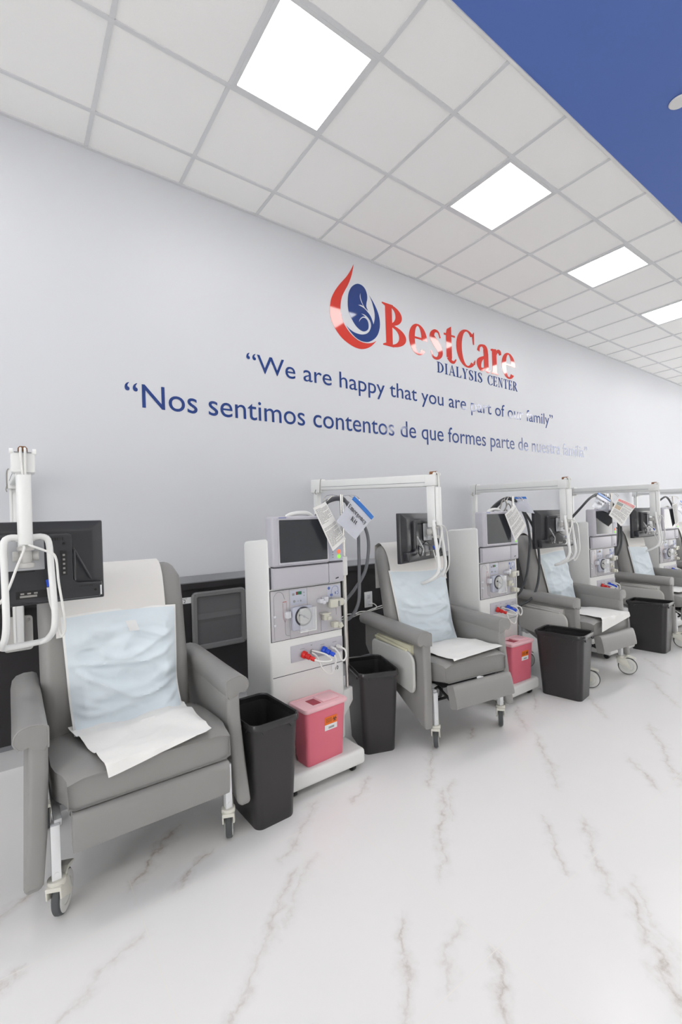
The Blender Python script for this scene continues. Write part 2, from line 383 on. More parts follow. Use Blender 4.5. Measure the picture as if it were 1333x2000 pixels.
def thing(name, label, cat, loc=(0, 0, 0), rotz=0.0, group=None):
    o = bpy.data.objects.new(name, None); C.objects.link(o); o.empty_display_size = 0.1
    o.location = loc; o.rotation_euler = (0, 0, rotz)
    return tag(o, label, cat, group)
def tag(o, label, cat, group=None):
    o['label'] = label; o['category'] = cat
    if group: o['group'] = group
    return o
def struct(o): o['kind'] = 'structure'; return o
def V(*a): return Vector(a)
def rrect(w, h, r, n=5):
    """rounded rectangle outline centred at the origin, ccw"""
    out = []
    for cx, cy_, a0 in ((w/2-r, h/2-r, 0), (-w/2+r, h/2-r, 90), (-w/2+r, -h/2+r, 180), (w/2-r, -h/2+r, 270)):
        for k in range(n+1):
            a = math.radians(a0 + 90*k/n); out.append((cx + r*math.cos(a), cy_ + r*math.sin(a)))
    return out

# ------------------------------------------------------------------ lettering
def font_mesh(txt, width, height, bold=0.0):
    """outline polygons of the built-in sans face as a mesh, scaled so the glyphs span width x cap height"""
    cu = bpy.data.curves.new('lettering', 'FONT'); cu.body = txt; cu.resolution_u = 5; cu.offset = bold; cu.fill_mode = 'FRONT'; cu.offset = max(bold, 0.002)
    o = bpy.data.objects.new('lettering', cu); C.objects.link(o)
    dg = bpy.context.evaluated_depsgraph_get(); me = bpy.data.meshes.new_from_object(o.evaluated_get(dg))
    bpy.data.objects.remove(o)
    xs = [v.co.x for v in me.vertices]
    return me, min(xs), max(xs)
def cap_height(ch='H'):
    me, a, b = font_mesh(ch, 1, 1); ys = [v.co.y for v in me.vertices]; h = max(ys); bpy.data.meshes.remove(me); return h
CAP = None
def sans(mb, txt, x0, x1, z0, caph, fr, th=0.0006, bold=0.0):
    """sets sans lettering into mb: spans x0..x1 along ex, baseline z0 along ey"""
    global CAP
    if CAP is None: CAP = cap_height()
    me, a, b = font_mesh(txt, 1, 1, bold); o, ex, ey, en = fr
    sx = (x1-x0)/(b-a); sy = caph/CAP
    vs_ = [mb.bm.verts.new(o + ex*(x0+(v.co.x-a)*sx) + ey*(z0+v.co.y*sy) + en*th) for v in me.vertices]
    for p in me.polygons:
        vv = [vs_[i] for i in p.vertices]
        nn = (vv[1].co-vv[0].co).cross(vv[2].co-vv[0].co)
        if nn.dot(en) < 0: vv.reverse()
        try:
            f = mb.bm.faces.new(vv); f.material_index = mb.cur
        except ValueError: pass
    bpy.data.meshes.remove(me)

def g_rect(x0, y0, x1, y1): return ('p', [(x0, y0), (x1, y0), (x1, y1), (x0, y1)])
def serif_b(x, w, y=0.0, h=0.045): return ('p', [(x-w, y), (x+w, y), (x+w, y+h*0.6), (x+w*0.45, y+h*1.5), (x-w*0.45, y+h*1.5), (x-w, y+h*0.6)])
def serif_t(x, w, y=1.0, h=0.045): return ('p', [(x-w, y), (x-w, y-h*0.6), (x-w*0.45, y-h*1.5), (x+w*0.45, y-h*1.5), (x+w, y-h*0.6), (x+w, y)])
def glyph(ch, b):
    """b = stem weight; returns (advance, primitives); cap height 1"""
    h = 0.05; X = 0.74
    st = lambda x, y0, y1: g_rect(x-b/2, y0, x+b/2, y1)
    G = {
     'B': (0.80, [st(.20, 0, 1), serif_b(.17, .17), serif_t(.17, .17), ('r', .20, .75, .42, .25, b, h, -90, 90), ('r', .20, .265, .54, .265, b*1.1, h, -90, 90)]),
     'C': (0.80, [('r', .47, .5, .47, .515, b*1.15, h, 48, 312), ('p', [(.74, .66), (.79, .66), (.80, 1.0), (.77, 1.0), (.70, .90)]), ('s', [(.76, .13, .09), (.80, .20, .05), (.81, .24, .03)])]),
     'D': (0.80, [st(.18, 0, 1), serif_b(.16, .16), serif_t(.16, .16), ('r', .20, .5, .58, .5, b*1.05, h, -90, 90)]),
     'I': (0.40, [st(.20, 0, 1), serif_b(.20, .18), serif_t(.20, .18)]),
     'A': (0.80, [('p', [(.40, 1.0), (.46, 1.0), (.76, .03), (.76-b*1.2, .03)]), ('p', [(.40, 1.0), (.43, .92), (.14, .03), (.08, .03)]), g_rect(.22, .30, .58, .36), serif_b(.10, .10), serif_b(.68, .14)]),
     'L': (0.66, [st(.18, 0, 1), serif_b(.18, .17), serif_t(.18, .17), g_rect(.18, 0, .62, h), ('p', [(.50, h), (.62, h), (.64, .26), (.60, .26)])]),
     'Y': (0.76, [('p', [(.08, .97), (.08+b*1.2, .97), (.38+b*.5, .46), (.38-b*.5, .46)]), ('p', [(.62, .97), (.67, .97), (.42, .46), (.37, .46)]), st(.38, 0, .5), serif_b(.38, .17), serif_t(.14, .14), serif_t(.64, .12)]),
     'S': (0.62, [('s', [(.52, .80, .05), (.42, .95, .06), (.27, .965, .07), (.12, .80, b), (.22, .60, b*1.2), (.42, .43, b*1.25), (.52, .22, b), (.36, .035, .07), (.18, .05, .06), (.07, .24, .05)]), g_rect(.51, .72, .55, .98), g_rect(.05, .02, .09, .30)]),
     'E': (0.70, [st(.18, 0, 1), serif_b(.17, .16), serif_t(.17, .16), g_rect(.18, 0, .62, h), g_rect(.18, 1-h, .60, 1), g_rect(.18, .49, .48, .49+h), ('p', [(.50, h), (.62, h), (.66, .26), (.62, .26)]), ('p', [(.48, 1-h), (.60, 1-h), (.62, .76), (.58, .76)]), g_rect(.46, .38, .50, .64)]),
     'N': (0.86, [g_rect(.14, 0, .20, 1), g_rect(.66, 0, .72, 1), ('p', [(.12, 1), (.12+b*1.2, 1), (.72, 0), (.72-b*.5, 0)]), serif_b(.17, .13), serif_t(.12, .12), serif_t(.69, .13)]),
     'T': (0.74, [st(.37, 0, 1), serif_b(.37, .17), g_rect(.04, 1-h, .70, 1), ('p', [(.04, 1), (.10, 1-h), (.07, .74), (.03, .74)]), ('p', [(.70, 1), (.64, 1-h), (.67, .74), (.71, .74)])]),
     'R': (0.82, [st(.18, 0, 1), serif_b(.17, .16), serif_t(.17, .16), ('r', .20, .74, .44, .26, b, h, -90, 90), ('s', [(.38, .50, b), (.52, .26, b), (.66, .05, b*.9), (.80, .02, .05)])]),
     'K': (0.84, [st(.18, 0, 1), serif_b(.17, .16), serif_t(.17, .16), ('p', [(.62, .97), (.68, .97), (.27, .50), (.24, .54)]), ('p', [(.36, .60), (.36+b*.7, .66), (.76, .03), (.76-b*1.3, .03)]), serif_b(.68, .15), serif_t(.64, .13)]),
     'e': (0.64, [('r', .32, .36, .32, .385, b*.98, h, 0, 318), g_rect(.10, .37, .60, .37+h)]),
     's': (0.54, [('s', [(.45, .56, .05), (.37, .70, .06), (.22, .70, .09), (.12, .56, b*.95), (.24, .42, b*1.1), (.38, .30, b*1.1), (.44, .16, b*.9), (.32, .025, .08), (.15, .03, .06), (.07, .18, .05)])]),
     't': (0.48, [('p', [(.20-b/2, .12), (.20+b/2, .12), (.20+b/2, .96), (.20-b/2+.04, .86), (.20-b/2, .74)]), g_rect(.02, X-.05, .44, X), ('s', [(.20, .14, b), (.26, .04, .10), (.37, .03, .07), (.46, .12, .035)])]),
     'a': (0.62, [('s', [(.10, .54, .11), (.15, .67, .08), (.28, .72, .07), (.40, .66, b*.9), (.43, .50, b)]), g_rect(.43-b/2, .08, .43+b/2, .52), ('s', [(.43, .43, .05), (.26, .36, .10), (.12, .22, b), (.17, .06, .12), (.30, .06, .08), (.42, .16, .04)]), ('s', [(.43, .10, b), (.50, .02, .08), (.60, .07, .03)])]),
     'r': (0.52, [st(.18, 0, X-.02), serif_b(.18, .17), ('p', [(.18+b/2, X), (.02, X-.04), (.02, X-.08), (.18, X-.12)]), ('s', [(.22, .50, .05), (.31, .67, .08), (.42, .68, .14), (.46, .60, .10)])]),
     'm': (1.0, [st(.17, 0, X), st(.50, 0, .60), st(.83, 0, .60), serif_b(.17, .14), serif_b(.50, .14), serif_b(.83, .14), ('p', [(.17, X), (.03, X-.03), (.03, X-.08), (.17, X-.11)]), ('s', [(.20, .52, .04), (.34, .70, .07), (.46, .68, b*.9), (.50, .55, b)]), ('s', [(.53, .52, .04), (.67, .70, .07), (.79, .68, b*.9), (.83, .55, b)])]),
     'n': (0.70, [st(.17, 0, X), st(.53, 0, .58), serif_b(.17, .15), serif_b(.53, .15), ('p', [(.17, X), (.03, X-.03), (.03, X-.08), (.17, X-.11)]), ('s', [(.20, .52, .04), (.36, .70, .07), (.49, .68, b*.9), (.53, .54, b)])]),
     'g': (0.62, [('r', .27, .48, .22, .25, b*.85, h, 0, 360), ('s', [(.14, .26, .05), (.08, .16, .08), (.18, .08, .11), (.42, .07, .12), (.52, -.03, .10), (.46, -.18, .07), (.26, -.24, .06), (.08, -.17, .09), (.10, -.05, .06), (.20, .03, .05)]), ('s', [(.40, .64, .05), (.50, .70, .07), (.58, .69, .08)])]),
     'c': (0.58, [('r', .31, .36, .30, .385, b, h, 50, 315), ('r', .47, .57, .075, .075, .075, .075, 0, 360)]),
     'y': (0.68, [('p', [(.08, X-.03), (.08+b*1.15, X-.03), (.36+b*.4, .04), (.36-b*.4, .04)]), ('p', [(.56, X-.03), (.61, X-.03), (.36, .0), (.24, -.22), (.19, -.20)]), ('r', .15, -.19, .07, .07, .07, .07, 0, 360), serif_t(.14, .13, X), serif_t(.58, .10, X)]),
     'i': (0.36, [st(.18, 0, X), serif_b(.18, .15), ('p', [(.18, X), (.04, X-.03), (.04, X-.08), (.18, X-.11)]), ('r', .17, .92, .085, .085, .085, .085, 0, 360)]),
     't ': (0.3, []), ' ': (0.30, []),
    }
    return G[ch]
def serif_text(mb, txt, x0, x1, z0, caph, fr, th=0.0012, b=0.19, gap=0.04):
    adv = [glyph(c, b)[0] for c in txt]
    tot = sum(adv) + gap*(len(txt)-1); sx = (x1-x0)/tot; x = 0
    for c, a in zip(txt, adv):
        tk = th
        for pr in glyph(c, b)[1]:
            tk += th*0.13
            for poly in prim_polys(pr):
                mb.poly3([(x0+(x+p[0])*sx, z0+p[1]*caph) for p in poly], fr, tk)
        x += a + gap
def prim_polys(pr):
    if pr[0] == 'p': return [pr[1]]
    if pr[0] == 'r':
        _, cx, cy_, rx_, ry_, tx, ty, a0, a1 = pr; n = max(6, int(abs(a1-a0)/10)); o = []; i = []
        for k in range(n+1):
            a = math.radians(a0+(a1-a0)*k/n)
            o.append((cx+rx_*math.cos(a), cy_+ry_*math.sin(a))); i.append((cx+max(rx_-tx, 0)*math.cos(a), cy_+max(ry_-ty, 0)*math.sin(a)))
        return [[o[k], o[k+1], i[k+1], i[k]] if (rx_-tx > 1e-6) else [o[k], o[k+1], (cx, cy_)] for k in range(n)]
    P = crs([(p[0], p[1], p[2]) for p in pr[1]], 6); out = []
    L_, R_ = [], []
    for k, p in enumerate(P):
        t = (P[min(k+1, len(P)-1)] - P[max(k-1, 0)]); d = math.hypot(t.x, t.y) or 1; nx, ny = -t.y/d, t.x/d; w = max(p.z, 0.01)/2
        L_.append((p.x+nx*w, p.y+ny*w)); R_.append((p.x-nx*w, p.y-ny*w))
    return [[L_[k], L_[k+1], R_[k+1], R_[k]] for k in range(len(P)-1)]

WALLFR = (V(0, -0.0008, 0), V(1, 0, 0), V(0, 0, 1), V(0, -1, 0))

# ================================================================== SETTING
X0, X1, YB = -5.0, 15.0, -8.2
struct(MB().span(X0, X1, YB, 0.15, -0.12, 0.0).build('floor', 'floor', smooth=False))
struct(MB().span(X0, X1, 0.0, 0.15, 0.0, CEIL+0.3).build('wall_back', 'wall', smooth=False))
w = MB()
w.span(X0-0.15, X0, YB, -6.3, 0, CEIL+0.3); w.span(X0-0.15, X0, -3.4, 0.15, 0, CEIL+0.3); w.span(X0-0.15, X0, -6.3, -3.4, 3.3, CEIL+0.3); w.span(X0-0.15, X0, -6.3, -3.4, 0, 0.3)
struct(w.build('wall_left', 'white_wall', smooth=False))
# tall daylight openings in both end walls, the left one added to brighten that side
w = MB()
w.span(X1, X1+0.15, YB, -7.2, 0, CEIL+0.3); w.span(X1, X1+0.15, -3.6, 0.15, 0, CEIL+0.3); w.span(X1, X1+0.15, -7.2, -3.6, 3.85, CEIL+0.3); w.span(X1, X1+0.15, -7.2, -3.6, 0, 0.35)
struct(w.build('wall_right', 'white_wall', smooth=False))
w = MB().span(X0, X1, YB-0.15, YB, 0, CEIL+0.3)
struct(w.build('wall_front', 'white_wall', smooth=False))

# ceiling: two tiled strips with a blue painted soffit between them
T = 0.6096; GX0 = 0.479; GY = [-0.318 - T*k for k in range(3)]
EDGE = -1.936; BLUE_END = -2.76
struct(MB().span(X0, X1, EDGE, 0.15, CEIL, CEIL+0.05).build('ceiling', 'tile', smooth=False))
struct(MB().span(X0, X1, YB, BLUE_END, CEIL, CEIL+0.05).build('ceiling_tiles_beyond', 'tile', smooth=False))
struct(MB().span(X0, X1, BLUE_END, EDGE, CEIL-0.004, CEIL+0.05).build('ceiling_blue_strip', 'blue_paint', smooth=False))
w = MB()
gz0, gz1 = CEIL-0.006, CEIL+0.001
nx0 = int((X0-GX0)/T)-1
for k in range(nx0, 26):
    x = GX0 + T*k
    if X0 < x < X1: w.span(x-0.012, x+0.012, EDGE+0.012, -0.02, gz0, gz1)
for y in GY: w.span(X0, X1, y-0.012, y+0.012, gz0-0.0008, gz1)
w.span(X0, X1, -0.022, -0.0005, CEIL-0.010, gz1)
for k in range(nx0, 26):
    x = GX0 + T*k
    if X0 < x < X1: w.span(x-0.012, x+0.012, YB+0.01, BLUE_END-0.012, gz0, gz1)
for k in range(8): y = BLUE_END - 0.17 - T*k; w.span(X0, X1, y-0.012, y+0.012, gz0-0.0008, gz1)
struct(w.build('ceiling_grid', 'grid', smooth=False))
struct(MB().span(X0, X1, EDGE-0.006, EDGE+0.010, CEIL-0.012, CEIL+0.01).build('trim_1', 'white_wall', smooth=False))

# wainscot, rail and wall base of the long wall
struct(MB().span(X0, X1, -0.018, 0.0, 0.14, 0.955).build('wall_panel', 'laminate', smooth=False))
w = MB().use('alu').prism([(0.0, 1.036), (-0.012, 1.036), (-0.046, 0.993), (-0.046, 0.985), (0.0, 0.985)], X0, X1, 'yz')  # cap slope coloured paler than the laminate for the light it catches facing up
w.use('laminate').span(X0, X1, -0.044, 0.0, 0.943, 0.986)
struct(w.build('trim_2', smooth=False))
struct(MB().span(X0, X1, -0.024, 0.0, 0.118, 0.145).build('trim_3', 'alu', smooth=False))
struct(MB().span(X0, X1, -0.010, 0.0, 0.0, 0.12).build('baseboard_back', 'base_grey', smooth=False))

# ------------------------------------------------------------------ ceiling lights
LY = (GY[1]+GY[2])/2
def ceiling_light(ix, y, label):
    x = GX0 + T*(ix+0.5)
    t = thing('ceiling_light', label, 'ceiling light', (x, y, CEIL), 0, 'square led panels in the ceiling')
    fr = MB(); s, e = T/2-0.012, T/2-0.034
    for a in (-1, 1):
        fr.span(a*s, a*e, -s, s, -0.009, 0.001); fr.span(-e, e, a*s, a*e, -0.009, 0.001)
    fr.build('frame', 'grid', t, smooth=False)
    MB().span(-e, e, -e, e, -0.006, 0.0005).build('diffuser', 'lamp', t, smooth=False)
lab = {1: 'square ceiling light panel nearest the camera, large at the top of the photo', 4: 'square ceiling light panel, second along the row, above the red lettering',
       7: 'square ceiling light panel, third along the row', 10: 'square ceiling light panel, fourth along the row, cut by the right frame edge',
       13: 'square ceiling light panel, fifth along the row', 16: 'square ceiling light panel, sixth along the row', 19: 'square ceiling light panel, seventh along the row',
       -2: 'square ceiling light panel beside the leftmost recliner', -5: 'square ceiling light panel at the left end of the row'}
for ix in (-5, -2, 1, 4, 7, 10, 13, 16, 19, 22):
    if ix in lab: ceiling_light(ix, LY, lab[ix])
ceiling_light(-8, LY, 'square ceiling light panel against the left end of the room')  # unseen panel added to brighten the wall at left
ROW2 = BLUE_END - 0.17 - T*0.5
for ix in (13, 16):
    ceiling_light(ix, ROW2, 'square ceiling light panel in the row just beyond the blue ceiling strip')
ceiling_light(13, ROW2 - T*4.4, 'square ceiling light panel set apart near the front wall')
for ix in (-8, -5, -2, 1, 4, 7, 10, 13, 16, 19):  # unseen row added for its light, set clear of the lettering's reflections
    ceiling_light(ix, ROW2 - T*2.25, 'square ceiling light panel in the long row farthest from the lettered wall')
tag(MB().lathe([(0.0, 0.0), (0.050, 0.0), (0.056, -0.004), (0.050, -0.010), (0.0, -0.012)], n=32).build('sprinkler_cover', 'white_wall', loc=(3.40, -2.375, CEIL-0.005)),
    'white round sprinkler cover on the blue ceiling strip', 'sprinkler cover')

# ------------------------------------------------------------------ wall lettering and logo
LOGO = {'red': [(2.701, 3.8211), (2.6878, 3.7968), (2.6747, 3.7726), (2.6601, 3.748), (2.644, 3.7232), (2.6265, 3.6981), (2.6066, 3.6721), (2.5828, 3.6445), (2.5568, 3.6161), (2.5325, 3.5884), (2.5111, 3.5617), (2.4914, 3.5356), (2.4737, 3.5102), (2.458, 3.4852), (2.4443, 3.4608), (2.4331, 3.4377), (2.4251, 3.4172), (2.4195, 3.398), (2.4151, 3.3773), (2.411, 3.3533), (2.4082, 3.3279), (2.4073, 3.3029), (2.409, 3.2786), (2.4127, 3.2547), (2.4181, 3.233), (2.4248, 3.215), (2.4331, 3.1991), (2.4433, 3.183), (2.4561, 3.1653), (2.4707, 3.1473), (2.4859, 3.1307), (2.5008, 3.1159), (2.5161, 3.1024), (2.5331, 3.0899), (2.5522, 3.0781), (2.5729, 3.0672), (2.5955, 3.0572), (2.6206, 3.0477), (2.6475, 3.0391), (2.6739, 3.0327), (2.699, 3.0289), (2.7235, 3.0273), (2.7475, 3.028), (2.7708, 3.0313), (2.7936, 3.0369), (2.8158, 3.0443), (2.8376, 3.0533), (2.8588, 3.0641), (2.8784, 3.0761), (2.8964, 3.0899), (2.9127, 3.105), (2.9268, 3.1186), (2.9374, 3.1294), (2.9457, 3.1387), (2.9539, 3.1481), (2.9375, 3.1378), (2.9211, 3.1275), (2.9034, 3.1186), (2.8834, 3.1114), (2.8622, 3.1055), (2.8411, 3.1012), (2.8209, 3.0984), (2.801, 3.0972), (2.7803, 3.0977), (2.7585, 3.1), (2.7361, 3.104), (2.7139, 3.1103), (2.6916, 3.1195), (2.6696, 3.1308), (2.6494, 3.143), (2.6317, 3.1559), (2.6158, 3.1696), (2.6007, 3.1841), (2.5859, 3.1993), (2.5719, 3.2151), (2.5601, 3.232), (2.5508, 3.2503), (2.5436, 3.2697), (2.5378, 3.2893), (2.5331, 3.309), (2.5298, 3.329), (2.5283, 3.3494), (2.5289, 3.3707), (2.5312, 3.3925), (2.5344, 3.4132), (2.5379, 3.432), (2.5423, 3.4497), (2.5486, 3.468), (2.557, 3.4868), (2.5673, 3.5062), (2.5793, 3.5273), (2.5937, 3.5509), (2.6098, 3.5763), (2.6252, 3.6028), (2.6395, 3.6311), (2.6531, 3.6605), (2.6649, 3.6889), (2.6744, 3.7158), (2.682, 3.7416), (2.6884, 3.7651), (2.6935, 3.7853), (2.6972, 3.8032)], 'blue': [(2.8804, 3.5727), (2.8953, 3.557), (2.9103, 3.5412), (2.9248, 3.5246), (2.9391, 3.5068), (2.9529, 3.4881), (2.9655, 3.4689), (2.9767, 3.4499), (2.9865, 3.4304), (2.9946, 3.4098), (3.0008, 3.3871), (3.0052, 3.3633), (3.0074, 3.3404), (3.0074, 3.3193), (3.0052, 3.2991), (3.0008, 3.2784), (2.994, 3.2562), (2.9851, 3.2335), (2.9741, 3.2124), (2.961, 3.1937), (2.9458, 3.1766), (2.9286, 3.1608), (2.9083, 3.1456), (2.8861, 3.1317), (2.8649, 3.1209), (2.8464, 3.1141), (2.829, 3.1103), (2.8109, 3.1081), (2.7913, 3.1067), (2.771, 3.1069), (2.7509, 3.1092), (2.7313, 3.1137), (2.7118, 3.1203), (2.6926, 3.1291), (2.6733, 3.1407), (2.6542, 3.1544), (2.636, 3.1689), (2.6193, 3.184), (2.6035, 3.1998), (2.5878, 3.2155), (2.6014, 3.207), (2.6151, 3.1984), (2.6297, 3.1905), (2.6455, 3.1836), (2.6621, 3.1774), (2.6798, 3.1727), (2.6992, 3.1697), (2.7196, 3.1682), (2.7385, 3.1679), (2.7545, 3.1686), (2.769, 3.1704), (2.7835, 3.1734), (2.7991, 3.1776), (2.8147, 3.183), (2.8296, 3.1904), (2.844, 3.2001), (2.8577, 3.2119), (2.8694, 3.2256), (2.8793, 3.2422), (2.8872, 3.2607), (2.8917, 3.2781), (2.8918, 3.2934), (2.8884, 3.3076), (2.8827, 3.3207), (2.8748, 3.3326), (2.8646, 3.3433), (2.8534, 3.3524), (2.8413, 3.3598), (2.8282, 3.3657), (2.8145, 3.3697), (2.8003, 3.3713), (2.7856, 3.3712), (2.7709, 3.371), (2.781, 3.3681), (2.7911, 3.3652), (2.8006, 3.3623), (2.8092, 3.3592), (2.8172, 3.356), (2.8252, 3.3528), (2.815, 3.3512), (2.8048, 3.3495), (2.7946, 3.3462), (2.7838, 3.34), (2.7729, 3.3322), (2.7637, 3.3242), (2.7569, 3.3165), (2.7517, 3.3087), (2.7478, 3.3012), (2.7455, 3.2944), (2.7444, 3.288), (2.7433, 3.2815), (2.748, 3.2903), (2.7527, 3.2991), (2.7593, 3.308), (2.7688, 3.3179), (2.7801, 3.3279), (2.7919, 3.335), (2.8041, 3.3381), (2.8168, 3.3384), (2.8282, 3.3358), (2.8383, 3.33), (2.8471, 3.3214), (2.8539, 3.3111), (2.8584, 3.2987), (2.8609, 3.2847), (2.8614, 3.2713), (2.8601, 3.2589), (2.8568, 3.2471), (2.8507, 3.2363), (2.8408, 3.2262), (2.8282, 3.2171), (2.8153, 3.2103), (2.8031, 3.206), (2.7906, 3.204), (2.7773, 3.2044), (2.763, 3.2072), (2.7481, 3.2123), (2.7332, 3.2192), (2.7185, 3.2279), (2.704, 3.2383), (2.6903, 3.2502), (2.678, 3.2637), (2.6666, 3.2786), (2.6557, 3.2943), (2.6445, 3.3104), (2.6338, 3.3272), (2.6253, 3.3445), (2.62, 3.362), (2.617, 3.3799), (2.6154, 3.3995), (2.6148, 3.4218), (2.6156, 3.4458), (2.6175, 3.4688), (2.6202, 3.4899), (2.6239, 3.51), (2.6294, 3.5293), (2.637, 3.5482), (2.6463, 3.5663), (2.6569, 3.5828), (2.6683, 3.5971), (2.681, 3.6098), (2.6949, 3.621), (2.7102, 3.6314), (2.7268, 3.6403), (2.7438, 3.6462), (2.7615, 3.6485), (2.7796, 3.6477), (2.796, 3.6444), (2.81, 3.6383), (2.8223, 3.6296), (2.8327, 3.6191), (2.8412, 3.6065), (2.8477, 3.5921), (2.8523, 3.5771), (2.8547, 3.5617), (2.8551, 3.5458), (2.8541, 3.5302), (2.8508, 3.5149), (2.8459, 3.4998), (2.8423, 3.4857), (2.8402, 3.4731), (2.8393, 3.4614), (2.8407, 3.4499), (2.8458, 3.4384), (2.8532, 3.4271), (2.8607, 3.4157), (2.8458, 3.4234), (2.8311, 3.431), (2.8176, 3.4412), (2.8054, 3.4558), (2.7944, 3.473), (2.7857, 3.489), (2.7796, 3.5022), (2.7757, 3.5143), (2.773, 3.5267), (2.7718, 3.5401), (2.7717, 3.5537), (2.7717, 3.5674), (2.768, 3.5549), (2.7643, 3.5424), (2.7627, 3.5299), (2.764, 3.5173), (2.7675, 3.5047), (2.773, 3.4916), (2.7811, 3.4777), (2.7912, 3.4633), (2.8013, 3.4489), (2.792, 3.4504), (2.7828, 3.452), (2.7729, 3.4523), (2.7618, 3.4506), (2.75, 3.4477), (2.7383, 3.4448), (2.7574, 3.4421), (2.7767, 3.4395), (2.7947, 3.4355), (2.8101, 3.43), (2.8243, 3.4233), (2.8392, 3.414), (2.8566, 3.402), (2.8747, 3.3875), (2.891, 3.3702), (2.9038, 3.3489), (2.9145, 3.3248), (2.9253, 3.3006), (2.9311, 3.321), (2.937, 3.3414), (2.9412, 3.3611), (2.943, 3.3797), (2.9432, 3.3976), (2.942, 3.4152), (2.9393, 3.4322), (2.9352, 3.4488), (2.9301, 3.4662), (2.9241, 3.4852), (2.9171, 3.5048), (2.9092, 3.5236), (2.9002, 3.5406), (2.8903, 3.5567)]}
def logo_pts(key): return [(p.x, p.y) for p in crs([(a, b, 0) for a, b in LOGO[key]], 4, closed=True)]
t = thing('wall_logo', 'red and blue drop shaped logo on the wall beside the red lettering', 'wall logo', (2.70, -0.0008, 3.03))
FRL = (V(-2.70, 0, -3.03), V(1, 0, 0), V(0, 0, 1), V(0, -1, 0))
MB().poly3(LOGO['red'], FRL).build('flame_swoosh', 'vinyl_red', t, smooth=False, fix=False)
MB().poly3(LOGO['blue'], FRL).build('kidney_shape', 'vinyl_blue', t, smooth=False, fix=False)

mb = MB()
WORD = (('B', 3.04, 3.385), ('e', 3.40, 3.672), ('s', 3.702, 3.915), ('t', 3.932, 4.145), ('C', 4.145, 4.470), ('a', 4.495, 4.768), ('r', 4.772, 4.998), ('e', 4.995, 5.288))
for ch, a, b_ in WORD: serif_text(mb, ch, a, b_, 3.128, 0.425, WALLFR, b=0.205)
tag(mb.build('wall_lettering', 'vinyl_red', smooth=False, fix=False), 'large red serif lettering on the wall, right of the drop logo', 'wall lettering')
t = thing('wall_lettering', 'small dark blue serif capitals reading DIALYSIS CENTER on the wall', 'wall lettering', (3.812, 0, 2.984))
FRD = (V(-3.812, -0.0008, -2.984), V(1, 0, 0), V(0, 0, 1), V(0, -1, 0))
for tx, xa, xb in (('DIALYSIS', 3.812, 4.600), ('CENTER', 4.700, 5.318)):
    mb = MB(); serif_text(mb, tx, xa, xb, 2.984, 0.118, FRD, b=0.17, gap=0.09); mb.build('word', 'vinyl_blue', t, smooth=False, fix=False)
def words(mb, gap):
    """splits lettering along x where letters stand more than gap apart"""
    bm = mb.bm; bm.faces.ensure_lookup_table(); seen = set(); isl = []
    for f in bm.faces:
        if f.index in seen: continue
        st = [f]; seen.add(f.index); comp = []
        while st:
            q = st.pop(); comp.append(q)
            for v in q.verts:
                for h in v.link_faces:
                    if h.index not in seen: seen.add(h.index); st.append(h)
        xs = [v.co.x for q in comp for v in q.verts]; isl.append((min(xs), max(xs), comp))
    isl.sort(key=lambda t: t[0]); out = []; end = None
    for a, b, c in isl:
        if end is None or a - end > gap: out.append([]); end = b
        out[-1] += c; end = max(end, b)
    return out
def lettering(mb, label, m, gap, org):
    bm = mb.bm; bm.faces.index_update()
    t = thing('wall_lettering', label, 'wall lettering', org)
    for fs in words(mb, gap):
        w = MB(); vm = {}
        for f in fs:
            for v in f.verts:
                if v not in vm: vm[v] = w.bm.verts.new(v.co - V(*org))
            try: w.bm.faces.new([vm[v] for v in f.verts])
            except ValueError: pass
        w.build('word', m, t, smooth=False, fix=False)
    bm.free(); return t
mb = MB(); sans(mb, '\u201cWe are happy that you are part of our family\u201d', 1.573, 6.143, 2.627, 0.145, WALLFR, th=0.0012)
lettering(mb, 'blue sans wall lettering of the English sentence We are happy', 'vinyl_blue', 0.062, (1.573, 0, 2.627))
mb = MB(); sans(mb, '\u201cNos sentimos contentos de que formes parte de nuestra familia\u201d', 0.667, 7.087, 2.237, 0.162, WALLFR, th=0.0012)
lettering(mb, 'blue sans wall lettering of the Spanish sentence Nos sentimos, lowest line', 'vinyl_blue', 0.068, (0.667, 0, 2.237))

# ------------------------------------------------------------------ recessed grey wall box, label, outlet
t = thing('wall_box', 'grey plastic recessed wall box in the dark panel left of the first machine', 'wall box', (1.275, -0.018, 0.70))
fr = MB(); fr.loft([[(x, -d, z) for x, z in rrect(w_, h_, r_, 6)] for w_, h_, r_, d in ((0.42, 0.43, 0.035, 0.0), (0.42, 0.43, 0.035, 0.012), (0.40, 0.41, 0.03, 0.022), (0.35, 0.36, 0.012, 0.020), (0.34, 0.345, 0.01, 0.001))], cap=False)
fr.build('frame', 'box_grey', t)
tb = MB().use('tub_dark').span(-0.172, 0.172, -0.006, -0.001, -0.175, 0.175); tb.prism([(-0.006, 0.05), (-0.014, 0.01), (-0.004, -0.02)], -0.17, 0.17, 'yz')
tb.build('recess', parent=t, smooth=False)
sc = MB()
for sx in (-0.19, 0.19):
    for sz in (-0.195, 0.195): sc.cyl((sx, -0.021, sz), (sx, -0.025, sz), 0.004, n=10)
sc.build('screws', 'steel', t)
t = thing('number_plate', 'small white number plate reading 2 on the dark wall panel', 'number plate', (1.02, -0.0185, 0.862))
MB().span(-0.055, 0.055, -0.002, 0, -0.022, 0.022).build('plate', 'label', t, smooth=False)
mb = MB(); sans(mb, '2', -0.012, 0.006, -0.017, 0.024, (V(0, -0.0022, 0), V(1, 0, 0), V(0, 0, 1), V(0, -1, 0)))
mb.span(-0.03, 0.015, -0.0026, -0.002, 0.012, 0.0145); mb.build('number', 'ink', t, smooth=False)
